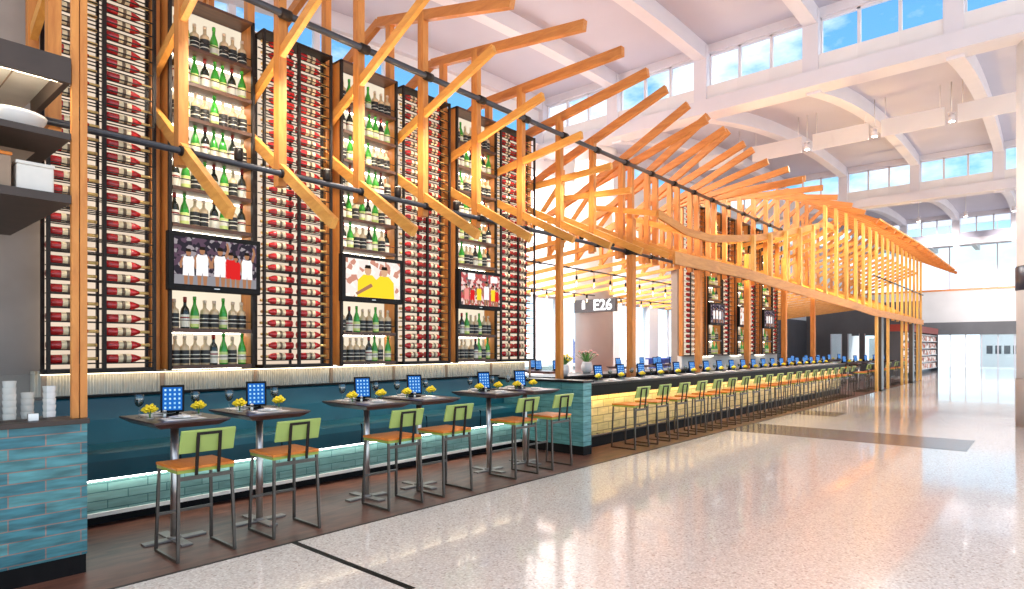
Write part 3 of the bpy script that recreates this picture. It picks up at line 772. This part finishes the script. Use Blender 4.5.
# small uplights clamped on the lower pipe between frames
ul = thing('uplight', 'x', 'lamp', group='uplights on the lower pipe')
obj('housing', MB().lathe([(.03, 0), (.045, .02), (.045, .13)], 'steel', n=12), ul)
obj('lens', MB().lathe([(.038, .13), (.038, .134)], 'bulb', n=12), ul)
UL = Maker(ul)
for n, k in enumerate(range(0, 20)):
    UL.put((XK(k)+.52, YF-.11, 3.59), '%s small uplight on the lower pipe, counted from the near end' % ORD[n])

# ------------------------------------------------------------------ banquette
bq = thing('banquette', 'long teal vinyl banquette with glowing tiled base under the bottle wall', 'bench', (4.6, 6.8, 0))
x0, x1 = 1.42-4.6, 7.855-4.6
obj('backrest', MB().prism_x([(.18, .70), (.22, .95), (.30, 1.15), (.34, 1.165), (.40, 1.16), (.41, .70)], x0, x1, 'vinyl'), bq, bevel=.012)
sc_ = MB().prism_x([(-.27, .45), (-.285, .62), (-.27, .69), (-.22, .715), (.20, .715), (.20, .45)], x0, x1, 'vinyl_seat')
sq = obj('seat', sc_, bq, bevel=.01)
sm = MB()
for i in range(1, 6): xx = x0+(x1-x0)*i/6; sm.box(xx-.004, xx+.004, -.288, -.2, .46, .70, 'black')
obj('seam', sm, sq)
obj('cap_rail', MB().box(x0, x1, .30, .42, 1.165, 1.185, 'black'), bq)
obj('tiled_base', MB().box(x0, x1, -.18, .35, .13, .45, 'mint_tile'), bq)
obj('ledge', MB().box(x0, x1, -.205, -.18, .10, .135, 'cream'), bq)
obj('toe_kick', MB().box(x0, x1, -.06, .35, 0, .10, 'black'), bq)
obj('light_strip', MB().box(x0+.02, x1-.02, -.245, -.215, .436, .449, 'led_white'), bq, label='white light strip under the seat lip')

# ------------------------------------------------------------------ high tables
tb = thing('high_table', 'x', 'table', group='square high tables along the banquette')
tp = MB()
hx, hy = .30, .405
tp.add([(-hx+.07, -hy+.07, 1.0), (hx-.07, -hy+.07, 1.0), (hx-.07, hy-.07, 1.0), (-hx+.07, hy-.07, 1.0),
        (-hx, -hy, 1.045), (hx, -hy, 1.045), (hx, hy, 1.045), (-hx, hy, 1.045), (-hx, -hy, 1.06), (hx, -hy, 1.06), (hx, hy, 1.06), (-hx, hy, 1.06)],
       [(3, 2, 1, 0), (8, 9, 10, 11)]+[(i, (i+1) % 4, 4+(i+1) % 4, 4+i) for i in range(4)]+[(4+i, 4+(i+1) % 4, 8+(i+1) % 4, 8+i) for i in range(4)], 'walnut')
obj('tabletop', tp, tb)
obj('pedestal', MB().lathe([(.032, .02), (.032, 1.0)], 'chrome', n=20), tb)
obj('base', MB().box(-.045, .045, -.27, .27, 0, .018, 'brushed').box(-.25, .25, -.045, .045, 0, .018, 'brushed').lathe([(.06, .018), (.05, .036)], 'brushed', n=16), tb, bevel=.004)
TABLE = Maker(tb)
# ------------------------------------------------------------------ stools (front of stool = +y, towards the table)
st = thing('bar_stool', 'x', 'stool', group='green backed bar stools')
sw_, sd = .225, .215
seat = obj('seat', MB().box(-sw_, sw_, -sd, sd, .705, .728, 'seat_wood'), st, bevel=.005, label='orange wooden seat')
obj('seat_edge', MB().box(-sw_+.006, sw_-.006, -sd+.006, sd-.006, .680, .705, 'green_edge'), seat)
def q(mb, p, r=.012): return mb.beam(p[0], p[1], .02, .02, 'steel_warm', (0, 1, 0))
for sx in (-1, 1):
    for sy in (-1, 1):
        obj('leg', MB().beam((sx*(sw_-.02), sy*(sd-.02), .685), (sx*(sw_-.005), sy*(sd+.005), .012), .021, .021, 'steel_warm', (0, 1, 0)), st)
    obj('floor_runner', MB().beam((sx*(sw_-.005), -sd-.012, .011), (sx*(sw_-.005), sd+.012, .011), .021, .022, 'steel_warm'), st)
obj('stretcher', MB().beam((-sw_+.02, -sd+.02, .635), (sw_-.02, -sd+.02, .635), .02, .028, 'steel_warm').beam((-sw_+.01, sd-.01, .30), (sw_-.01, sd-.01, .30), .02, .022, 'steel_warm'), st)
bk = obj('backrest', MB().beam((0, -sd+.005, .835), (0, -sd-.045, 1.015), .42, .022, 'green_paint', (0, 1, 0)), st, bevel=.006, label='green backrest panel')
bs = MB()
for sx in (-.085, .085): bs.beam((sx, -sd-.012, .66), (sx, -sd-.05, .985), .022, .014, 'steel', (0, 1, 0))
bs.beam((-.096, -sd-.05, .985), (.096, -sd-.05, .985), .014, .022, 'steel')
obj('back_support', bs, st)
STOOL = Maker(st)

# ------------------------------------------------------------------ table ware
tbl = thing('tablet', 'x', 'tablet', group='tablets for ordering')
tilt = .16
obj('case', MB().beam((0, 0, .03), (0, tilt*.24, .265), .185, .016, 'black', (0, 1, 0)), tbl, bevel=.006)
scn = obj('screen', MB().beam((0, -.0100, .048), (0, -.0100+tilt*.2, .246), .150, .0025, 'screen_icons', (0, 1, 0)), tbl, label='blue lit screen with white icons')
obj('stand', MB().box(-.07, .07, -.03, .11, 0, .012, 'black').beam((0, .10, .006), (0, .03, .20), .10, .012, 'black', (0, 1, 0)), tbl)
TAB = Maker(tbl)
wg = thing('wine_glass', 'x', 'glass', group='wine glasses at the settings')
obj('stem', MB().lathe([(.032, 0), (.030, .004), (.005, .010), (.004, .085), (.008, .092)], 'glass_table', n=12), wg)
obj('bowl', MB().lathe([(.008, .090), (.028, .105), (.038, .135), (.036, .175), (.029, .200)], 'glass_table', n=14, caps=False), wg)
obj('wine', MB().lathe([(.006, .094), (.026, .107), (.035, .132), (.034, .160)], 'glass_smoke', n=14), wg)
WG = Maker(wg)
fl = thing('flower_cup', 'x', 'flowers', group='small cups of yellow flowers')
obj('cup', MB().lathe([(.026, 0), (.030, .004), (.036, .07)], 'glass', n=12, caps=False).lathe([(.026, 0), (.031, .006)], 'china', n=12), fl)
pm = MB()
for i in range(26):
    a = i*2.4; rr = .052*math.sqrt((i+.5)/26); z = .115-rr*.95+random.uniform(-.006, .008)
    d = Vector((math.cos(a), math.sin(a), .7)); p = Vector((math.cos(a)*rr, math.sin(a)*rr, z))
    pm.beam(p-d*.016, p+d*.016, .024, .012, 'yellow_petal')
obj('blossom', pm, fl)
obj('stalk', MB().tube((0, 0, .006), (.008, 0, .085), .004, 'leaf', 6).tube((0, 0, .006), (-.01, .01, .08), .004, 'leaf', 6), fl)
FL = Maker(fl)
pl = thing('dinner_plate', 'x', 'plate', group='white plates at the settings')
obj('dish', MB().lathe([(.055, 0), (.07, .004), (.108, .014), (.11, .017), (.07, .009), (.0, .008)], 'china', n=22), pl)
obj('napkin', MB().prism_z([(-.03, -.07), (.03, -.06), (.035, .06), (-.025, .07)], .011, .026, 'linen'), pl, bevel=.004)
PL = Maker(pl)
pmt = obj('placemat', MB().box(-.16, .16, -.12, .12, 0, .003, 'linen'), bevel=.001); props(pmt, 'x', 'placemat', 'white placemats'); PMT = Maker(pmt)
ck = thing('cutlery', 'x', 'cutlery', group='knives and forks at the settings')
obj('knife', MB().box(-.10, -.03, .006, .014, 0, .003, 'chrome').box(-.03, .09, .004, .016, 0, .002, 'chrome'), ck)
fk = MB().box(-.10, .05, -.016, -.008, 0, .003, 'chrome')
for i in range(4): fk.box(.05, .09, -.021+i*.0055, -.018+i*.0055, 0, .002, 'chrome')
obj('fork', fk, ck); CK = Maker(ck)
sh = thing('salt_shaker', 'x', 'shaker', group='salt shakers on the tables')
obj('jar', MB().lathe([(.016, 0), (.018, .004), (.014, .05)], 'glass', n=10).lathe([(.013, .002), (.012, .035)], 'china', n=10), sh)
obj('lid', MB().lathe([(.0155, .05), (.0155, .06), (.008, .068)], 'chrome', n=10), sh); SH = Maker(sh)

TX = [2.13, 2.89, 4.12, 4.87, 6.09, 6.85]
for i, x in enumerate(TX):
    o = ORD[i]
    TABLE.put((x, 5.70, 0), '%s dark high table from the left along the teal banquette' % o)
    STOOL.put((x+(.02 if i else .0), 5.27, 0), 'green-backed stool tucked at the %s high table from the left' % o, group='stools at the high tables')
    zt = 1.06
    TAB.put((x+.02, 5.80, zt), 'black tablet with blue screen on the %s high table from left' % o, rz=-R(22))
    WG.put((x-.235, 5.82, zt), 'wine glass on banquette side left of tablet, %s high table from left' % o)
    WG.put((x+.235, 5.86, zt), 'wine glass on banquette side right of tablet, %s high table from left' % o)
    FL.put((x-.20, 5.68, zt), 'yellow flower cup left of the tablet, %s high table from left' % o)
    FL.put((x+.21, 5.72, zt), 'yellow flower cup right of the tablet, %s high table from left' % o)
    PMT.put((x-.02, 5.50, zt), 'white placemat on the stool side of the %s high table from left' % o)
    PMT.put((x+.0, 5.965, zt), 'white placemat on the bench side of the %s high table from left' % o)
    PL.put((x+.0, 5.50, zt+.003), 'white plate with napkin on stool side, %s high table from left' % o)
    PL.put((x+.02, 5.965, zt+.003), 'white plate with napkin on bench side, %s high table from left' % o)
    CK.put((x-.17, 5.51, zt+.0032), 'knife and fork beside the plate, %s high table from left' % o, rz=R(90))
    SH.put((x-.09, 5.67, zt), 'small salt shaker before the tablet, %s high table from left' % o)

# ------------------------------------------------------------------ the bar
BX0, BX1 = 8.12, 24.6
bar = thing('bar_counter', 'long dark bar with glowing yellow tiled front and black top', 'bar', (16.3, 5.8, 0))
a, b = BX0-16.3, BX1-16.3
obj('countertop', MB().box(a, b, -.28, .36, 1.045, 1.08, 'black_satin'), bar, bevel=.006)
obj('fascia', MB().box(a, b, -.245, -.205, .87, 1.045, 'black'), bar)
obj('tiled_front', MB().box(a, b, -.10, .0, .17, 1.04, 'yellow_tile'), bar)
obj('body', MB().box(a, b, 0, .32, 0, 1.045, 'black'), bar)
obj('toe_kick', MB().box(a, b, -.08, 0, 0, .17, 'black'), bar)
obj('light_strip', MB().box(a+.1, b-.1, -.19, -.15, 1.02, 1.035, 'led_warm'), bar, label='warm light strip under the bar top')
fr_ = MB().tube((a, -.22, .22), (b, -.22, .22), .02, 'steel_warm', 8)
for i in range(12): fr_.tube((a+.6+i*1.4, -.22, .22), (a+.6+i*1.4, -.07, .22), .012, 'steel_warm', 6)
obj('foot_rail', fr_, bar)
for i in range(20):
    x = 9.05+.756*i; o = ORD[i]
    STOOL.put((x, 5.26, 0), '%s green-backed stool from the near end of the glowing yellow bar' % o, group='stools along the bar')
    zt = 1.08
    TAB.put((x+.16, 5.98, zt), '%s blue screen tablet along the bar from the near end' % o, rz=-R(20))
    FL.put((x+.0, 5.88, zt), '%s yellow flower cup along the bar from the near end' % o)
    PMT.put((x+.16, 5.70, zt), '%s white placemat along the bar from the near end' % o)
    PL.put((x+.16, 5.70, zt+.003), '%s white plate along the bar from the near end' % o)
    WG.put((x+.40, 5.90, zt), '%s wine glass along the bar from the near end' % o)

# service counter behind, with flowers
sv = thing('service_counter', 'low black service counter in the opening behind the bar', 'counter', (12.0, 7.1, 0))
obj('body', MB().box(-3.2, 2.9, -.35, .35, 0, 1.09, 'black'), sv); obj('countertop', MB().box(-3.25, 2.95, -.42, .42, 1.09, 1.125, 'black_satin'), sv, bevel=.005)
def vase(loc, lab, cols, s=1):
    t = thing('flower_vase', lab, 'vase', loc, 'vases of flowers behind the bar')
    obj('pot', MB().lathe([(.07*s, 0), (.11*s, .06*s), (.12*s, .14*s), (.095*s, .21*s), (.10*s, .23*s)], 'china', n=18), t)
    lf = MB(); fm = MB()
    for i in range(30):
        a_ = random.uniform(0, 6.28); el = random.uniform(.5, 1.4); L_ = random.uniform(.14, .30)*s
        d = Vector((math.cos(a_)*math.cos(el), math.sin(a_)*math.cos(el), math.sin(el))); p = Vector((0, 0, .20*s))
        lf.beam(p, p+d*L_, .022*s, .006, 'leaf')
        if i % 2: 
            c_ = p+d*L_; fm.lathe([(.006, -.02*s), (.03*s, 0), (.012, .02*s)], cols[i % len(cols)], tuple(c_), 7)
    obj('foliage', lf, t); obj('blossom', fm, t)
vase((9.38, 6.86, 1.125), 'white vase with loose flowers at the near end of service counter', ['petal_pink', 'yellow_petal'], .9)
vase((10.65, 7.2, 1.125), 'white vase with pink flowers on the service counter near the first tall post', ['petal_pink'], 1)
# back tables in the lounge beyond
for i, (x, y) in enumerate(((12.3, 9.6), (13.0, 10.9), (16.6, 9.9), (18.6, 10.2), (20.2, 10.4))):
    TABLE.put((x, y, 0), '%s dark high table in the lounge beyond the bar opening' % ORD[i], group='lounge tables beyond the bar')
    TAB.put((x-.1, y+.1, 1.06), 'tablet facing the bar on the %s lounge table beyond the opening' % ORD[i], rz=-R(25))
    TAB.put((x+.17, y-.25, 1.06), 'second tablet on the %s lounge table beyond the opening' % ORD[i], rz=-R(30))
bd = thing('airline_desk', 'blue gate desk with white stripe beyond the bar opening', 'desk', (23.2, 11.4, 0))
obj('body', MB().box(-1.6, 1.6, -.35, .35, 0, 1.18, 'paint_blue'), bd, bevel=.01); obj('stripe', MB().box(-1.61, 1.61, -.355, -.35, .98, 1.05, 'china'), bd); obj('top', MB().box(-1.7, 1.7, -.42, .42, 1.18, 1.23, 'paint_blue'), bd)

# gate sign on the column
sg = thing('gate_sign', 'dark grey gate sign reading E26 with a white symbol on the column', 'sign', (16.2, 10.64, 2.74))
obj('panel', MB().box(-.06, .06, -.76, .76, 0, .40, 'sign_grey'), sg, bevel=.006)
obj('bracket', MB().box(.06, .26, -.1, .1, .1, .3, 'steel'), sg)
obj('symbol', MB().box(-.066, -.061, .34, .46, .10, .30, 'sign_white').lathe([(.055, -.066), (.055, -.061)], 'sign_white', (0, .40, .33), 14, 'x'), sg)
fc = bpy.data.curves.new('gate_lettering', 'FONT'); fc.body = 'E26'; fc.size = .46; fc.align_x = 'CENTER'; fc.align_y = 'CENTER'; fc.extrude = .003; fc.offset = .012; fc.materials.append(MATS['sign_white'])
fo = bpy.data.objects.new('lettering', fc); COL.objects.link(fo); fo = to_mesh(fo); fo.parent = sg; fo.location = (-.066, -.30, .20); fo.rotation_euler = (R(90), 0, R(-90))

# pendants
pd = thing('pendant_light', 'x', 'pendant lamp', group='bare bulb pendants over the bar')
obj('cord', MB().tube((0, 0, 0), (0, 0, -1), .006, 'black', 6), pd)
pd_s = MB().lathe([(.012, .10), (.03, .08), (.03, 0)], 'black', n=10)
sk = obj('socket', pd_s, pd); bl = obj('bulb', MB().lathe([(.014, 0), (.022, -.03), (.045, -.10), (.045, -.13), (.028, -.165), (.008, -.175)], 'bulb_glass', n=12), pd)
obj('filament', MB().lathe([(.008, -.03), (.016, -.08), (.018, -.12), (.006, -.14)], 'bulb', n=8), bl)
tplp = template(pd)
def pendant(x, y, ztop, zb, lab, first):
    r = pd if first else dup(tplp, (x, y, ztop), lab)
    r.location = (x, y, ztop); r['label'] = lab
    for c in ([k_ for k_ in bpy.data.objects if k_.parent == r]):
        st_ = c.name.split('.')[0]
        if st_ == 'cord': c.scale = (1, 1, ztop-zb-.17)
        else: c.location = (0, 0, zb-ztop+.17)
for n in range(8): pendant(11.45+.755*n, 8.55, 3.52, 3.10, '%s bare bulb of the nearer pendant row over the bar' % ORD[n], n == 0)
for n in range(11): pendant(13.4+.68*n, 10.9, 3.28, 3.02-.02*(n % 2), '%s bare bulb of the farther pendant row past the bar' % ORD[n], False)

# ------------------------------------------------------------------ kitchen pass: hanging hood with open shelves
hd = thing('kitchen_hood', 'dark hanging hood with two open shelves above the kitchen pass', 'hood', (0, 5.36, 2.70))
hxa, hxb = -1.6, 1.30
obj('top_fascia', MB().box(hxa, hxb-.04, 0, .04, .87, 1.05, 'hood_metal').box(hxb-.04, hxb, 0, 1.0, .87, 1.05, 'hood_metal'), hd)
cp = MB()
obj('top_soffit', cp.box(hxa, hxb-.04, .04, 1.6, .99, 1.03, 'cream'), hd, label='pale boarded soffit')
sj = MB()
for i in range(10): sj.box(hxa+.2+i*.27, hxa+.208+i*.27, .05, 1.55, .984, .992, 'hood_tan')
obj('soffit_joint', sj, hd)
obj('lamp_strip', MB().box(hxa+.1, hxb-.06, .045, .085, .885, .93, 'hood_led'), hd)
for z, m in ((.46, 'hood_metal'),): obj('shelf', MB().box(hxa, hxb, 0, .9, z, z+.045, m), hd)
obj('bottom_panel', MB().box(hxa, hxb, 0, 2.5, 0, .06, 'hood_metal'), hd)
obj('inner_duct', MB().prism_y([(-1.6, .06), (.88, .06), (1.20, .46), (-1.6, .46)], .55, 1.5, 'hood_tan'), hd)
obj('back_panel', MB().box(hxa, hxb-.25, 1.5, 1.54, .5, .99, 'cream'), hd)
for yy in (1.2, 2.2): obj('bracket', MB().box(hxb-.5, hxb-.46, yy, yy+.04, .06, .99, 'hood_metal'), hd)
for xx in (-1.2, .9): obj('hanger', MB().tube((xx, .5, 1.03), (xx, .5, 4.9), .015, 'steel', 6), hd)
bw = thing('serving_bowl', 'x', 'bowl', group='white bowls in the hood')
obj('bowl', MB().lathe([(.07, 0), (.16, .05), (.21, .13), (.215, .15), (.20, .14), (.10, .04)], 'china', n=24), bw); obj('foot', MB().lathe([(.075, -.0), (.07, .012)], 'china', n=20), bw)
BW = Maker(bw)
BW.put((1.02, 5.72, 3.205), 'large white bowl on the upper hood shelf nearest the posts'); BW.put((.52, 5.74, 3.205), 'large white bowl on the upper hood shelf at the picture edge')
bx = thing('storage_box', 'small pale lidded box on the bottom hood panel', 'box', (1.12, 5.60, 2.76))
obj('body', MB().box(-.11, .11, -.1, .1, 0, .2, 'cream'), bx, bevel=.01); obj('lid', MB().box(-.115, .115, -.105, .105, .2, .225, 'cream'), bx, bevel=.006)
bx2 = thing('storage_box', 'wide tan box on the bottom hood panel at the picture edge', 'box', (.78, 5.60, 2.76))
obj('body', MB().box(-.2, .2, -.12, .12, 0, .24, 'hood_tan'), bx2, bevel=.01); obj('lid', MB().box(-.205, .205, -.125, .125, .24, .262, 'seat_wood'), bx2, bevel=.006)
# pass counter with crockery behind the glass
pc = thing('pass_counter', 'steel kitchen pass counter behind the glass guard', 'counter', (-.2, 6.2, 0))
obj('countertop', MB().box(-1.2, 1.6, -.5, .45, 1.02, 1.06, 'steel_warm'), pc, bevel=.005); obj('body', MB().box(-1.15, 1.55, -.45, .40, 0, 1.02, 'hood_metal'), pc)
for i, (x, y, n, lab) in enumerate(((1.06, 6.0, 6, 'tall stack of white cups behind the glass guard, left stack'), (1.19, 6.1, 4, 'tall stack of white cups behind the glass guard, middle stack'), (1.31, 6.0, 5, 'tall stack of white cups behind the glass guard, right stack'))):
    t = thing('cup_stack', lab, 'cups', (x, y, 1.06), 'stacks of cups on the pass')
    for j in range(n): obj('cup', MB().lathe([(.035, j*.05), (.045, j*.05+.09), (.043, j*.05+.09), (.033, j*.05+.005)], 'china', n=14), t)

# ------------------------------------------------------------------ far dining area and shop
n = 0
for x in (25.9, 27.7, 29.5, 31.3, 33.1):
    for y in (5.75, 7.6):
        w = ORD[n]; row = 'front' if y < 6 else 'back'; idx = ORD[n//2]
        TABLE.put((x, y, 0), '%s high table in the %s row under the far slatted canopy' % (idx, row), group='tables under the slatted canopy')
        STOOL.put((x-.02, y-.45, 0), '%s stool on the concourse side of the %s row under far canopy' % (idx, row), group='stools under the slatted canopy')
        STOOL.put((x+.75, y-.40, 0), '%s spare stool between tables of the %s row under far canopy' % (idx, row), group='stools under the slatted canopy')
        TAB.put((x-.05, y+.1, 1.06), '%s tablet on tables of the %s row under the far canopy' % (idx, row), rz=-R(30))
        FL.put((x-.2, y-.1, 1.06), '%s yellow flower cup of the %s table row under far canopy' % (idx, row))
        n += 1
fwl = MB().box(43.8, 44, 5.9, 12.2, 2.5, 4.4, 'far_dark').box(43.8, 44, 5.9, 12.2, 0, .6, 'far_dark')
ys = [5.9, 8.1, 8.8, 9.05, 9.75, 10.05, 10.75, 12.2]
for i in range(0, 7, 2): fwl.box(43.8, 44, ys[i], ys[i+1], .6, 2.5, 'far_dark')
struct('wall_far', fwl)
for i in range(1, 6, 2):
    wf = struct('window_%d' % wn, MB().box(43.85, 43.95, ys[i], ys[i]+.05, .6, 2.5, 'white_beam').box(43.85, 43.95, ys[i+1]-.05, ys[i+1], .6, 2.5, 'white_beam')); wn += 1
    obj('pane', MB().box(43.89, 43.90, ys[i]+.05, ys[i+1]-.05, .6, 2.5, 'glass'), wf)
shp = thing('shop_front', 'far shop unit with a red fascia and white shelves of goods', 'shop', (46, 6.1, 0))
obj('carcass', MB().box(-5, 7, .3, .9, 0, 2.9, 'far_dark'), shp); obj('fascia', MB().box(-5.1, 7.1, -.1, .9, 2.55, 2.95, 'paint_red'), shp); obj('side_panel', MB().box(7, 7.1, -.1, .9, 0, 2.55, 'far_dark'), shp)
for z in (.25, .7, 1.15, 1.6, 2.05, 2.45):
    s_ = obj('shelf', MB().box(-5, 7, -.05, .3, z-.04, z, 'china'), shp)
    if z < 2.4: gs = obj('merchandise', MB().box(-4.9, 6.9, .02, .28, z, z+.30, 'goods_mix'), s_); gs['kind'] = 'stuff'

# ------------------------------------------------------------------ hall track lights and hanging boards
hb = thing('hanging_board', 'x', 'panel', group='white boards hanging from the vault')
obj('board', MB().box(-.02, .02, -.82, .82, -.27, .27, 'panel_white'), hb, bevel=.006)
for yy in (-.7, .7): obj('cable', MB().tube((0, yy, .27), (0, yy, .95), .008, 'chrome', 6), hb)
HB = Maker(hb)
for i, y in enumerate((9.05, 7.08, 5.11, 3.14, 1.2)): HB.put((22, y, 8.42), '%s white board hanging under the vault, counted from the canopy side' % ORD[i])
sp = thing('spot_lamp', 'x', 'spotlight', group='spotlights between the hanging boards')
obj('yoke', MB().box(-.10, .10, -.09, .09, .12, .15, 'white_beam').box(-.1, -.085, -.02, .02, -.02, .12, 'white_beam').box(.085, .1, -.02, .02, -.02, .12, 'white_beam'), sp)
obj('housing', MB().lathe([(.06, .10), (.085, .06), (.085, -.10)], 'white_beam', n=16), sp); obj('lens', MB().lathe([(.075, -.105), (.075, -.1)], 'lamp_face', n=16), sp)
obj('rod', MB().tube((0, 0, .15), (0, 0, 1.1), .012, 'chrome', 6), sp)
SP = Maker(sp); SPOTS = []
for i, y in enumerate((6.1, 4.13, 2.16, .25)):
    SP.put((22, y, 8.32), '%s spotlight between the hanging boards, counted from the canopy side' % ORD[i]); SPOTS.append((22, y, 8.2))
for i, y in enumerate((5.2, 3.2, 1.3)):
    SP.put((38.5, y, 8.32), '%s spotlight of the farther vault, counted from the canopy side' % ORD[i]); SPOTS.append((38.5, y, 8.2))

# ------------------------------------------------------------------ lights
def light(kind, name, loc, power, col=(1, 1, 1), **kw):
    d = bpy.data.lights.new(name, kind); d.energy = power; d.color = col
    for k, v in kw.items(): setattr(d, k, v)
    o = bpy.data.objects.new(name, d); COL.objects.link(o); o.location = loc; return o
for i, p in enumerate(SPOTS):
    light('SPOT', 'spot_beam', p, 700, (1, .93, .85), spot_size=R(45), spot_blend=.6, shadow_soft_size=.08)
WARM = (1, .62, .28)
def aim(o, target):
    d = Vector(target)-o.location; o.rotation_euler = d.to_track_quat('-Z', 'Y').to_euler(); return o
for k in range(0, 20):         # the uplights on the lower pipe
    aim(light('SPOT', 'uplight_beam', (XK(k)+.52, YF-.11, 3.75), 50 if k < 5 else 22, (1, .72, .42), spot_size=R(150), spot_blend=.9, shadow_soft_size=.05), (XK(k)+.6, YF-.5, 6))
for k in range(13, 33, 2):     # added lamps without fixtures, warming the slatted face from inside
    aim(light('SPOT', 'slat_fill', (XK(k)+.52, 6.3, 3.0), 260, (1, .68, .30), spot_size=R(130), spot_blend=.9, shadow_soft_size=.06), (XK(k)+.6, 5.0, 4.7))
for k in list(range(0, 7))+list(range(12, 19)):   # fill spots added near the upper pipe to front-light the bottle walls
    aim(light('SPOT', 'rack_fill', (XK(k)+.5, 5.9, 5.1), 170, (1, .88, .70), spot_size=R(85), spot_blend=.8, shadow_soft_size=.05), (XK(k)+.5, 7.1, 3.0))
for k in (1, 3, 5):            # downlights under the canopy over the tables
    light('SPOT', 'table_downlight', (XK(k)+.5, 5.75, 3.45), 60, (1, .85, .65), spot_size=R(75), spot_blend=.7, shadow_soft_size=.06)
for k in range(8, 22, 3): light('SPOT', 'bar_downlight', (XK(k)+.5, 5.75, 3.3), 80, (1, .82, .6), spot_size=R(80), spot_blend=.7, shadow_soft_size=.06)
for x in (11, 15, 19): light('AREA', 'lounge_fill', (x, 10.5, 7.6), 900, (1, .97, .93), size=3)  # area lights added to brighten the lounge, no fixtures
for x_, y_, tx in ((22, 2.16, 20), (22, .25, 27), (22, 4.13, 16), (38.5, 1.3, 33)):     # extra beams added at the track lamps to brighten the slats
    aim(light('SPOT', 'facade_fill', (x_, y_, 8.15), 1500, (1, .80, .52), spot_size=R(70), spot_blend=.7, shadow_soft_size=.08), (tx, 5.0, 4.4))
for y_, ty_ in ((5.2, 5), (1.3, 1)): aim(light('SPOT', 'end_wall_fill', (38.5, y_, 8.1), 7000, (1, .93, .90), spot_size=R(34), spot_blend=.8, shadow_soft_size=.08), (60, ty_, 5.0))  # spots added to whiten the end wall
sun = light('SUN', 'sun', (0, 0, 20), 2.2, (1, .95, .88), angle=R(8)); sun.rotation_euler = (R(38), R(18), R(8))

# sky
w = bpy.data.worlds.new('world'); SC.world = w; w.use_nodes = True; nt = w.node_tree
for n_ in list(nt.nodes): nt.nodes.remove(n_)
L = nt.links.new
wo = N(nt, 'ShaderNodeOutputWorld'); bg = N(nt, 'ShaderNodeBackground', Strength=2.3)
tc = N(nt, 'ShaderNodeTexCoord'); mp = N(nt, 'ShaderNodeMapping'); mp.inputs['Scale'].default_value = (2.2, 2.2, 5)
no = N(nt, 'ShaderNodeTexNoise', Scale=2.0, Detail=6, Roughness=.6)
cr = N(nt, 'ShaderNodeValToRGB'); e = cr.color_ramp.elements; e[0].position = .50; e[0].color = (0, 0, 0, 1); e[1].position = .68; e[1].color = (1, 1, 1, 1)
sp_ = N(nt, 'ShaderNodeSeparateXYZ'); g = N(nt, 'ShaderNodeValToRGB')
ge = g.color_ramp.elements; ge[0].position = 0; ge[0].color = (.86, .88, .90, 1); ge[1].position = .11; ge[1].color = (.36, .50, .60, 1); x_ = ge.new(.22); x_.color = (.10, .28, .46, 1); x_ = ge.new(.03); x_.color = (.60, .72, .82, 1); x_ = ge.new(.45); x_.color = (.07, .20, .40, 1); x_ = ge.new(.62); x_.color = (1, .98, .96, 1)
mx = N(nt, 'ShaderNodeMixRGB'); mx.inputs['Color2'].default_value = (.50, .54, .58, 1)
L(tc.outputs['Generated'], mp.inputs['Vector']); L(mp.outputs[0], no.inputs['Vector']); L(no.outputs['Fac'], cr.inputs['Fac']); L(tc.outputs['Generated'], sp_.inputs[0]); L(sp_.outputs[2], g.inputs['Fac'])
L(cr.outputs['Color'], mx.inputs['Fac']); L(g.outputs['Color'], mx.inputs['Color1']); L(mx.outputs['Color'], bg.inputs['Color']); L(bg.outputs[0], wo.inputs[0])

SC.view_settings.view_transform = 'Standard'; SC.view_settings.look = 'None'; SC.view_settings.gamma = 1; SC.view_settings.use_curve_mapping = False
SC.view_settings.exposure = .35
SC.cycles.use_denoising = True
SC.cycles.max_bounces = 7; SC.cycles.transparent_max_bounces = 16; SC.cycles.caustics_reflective = False; SC.cycles.caustics_refractive = False
SC.cycles.sample_clamp_indirect = 6
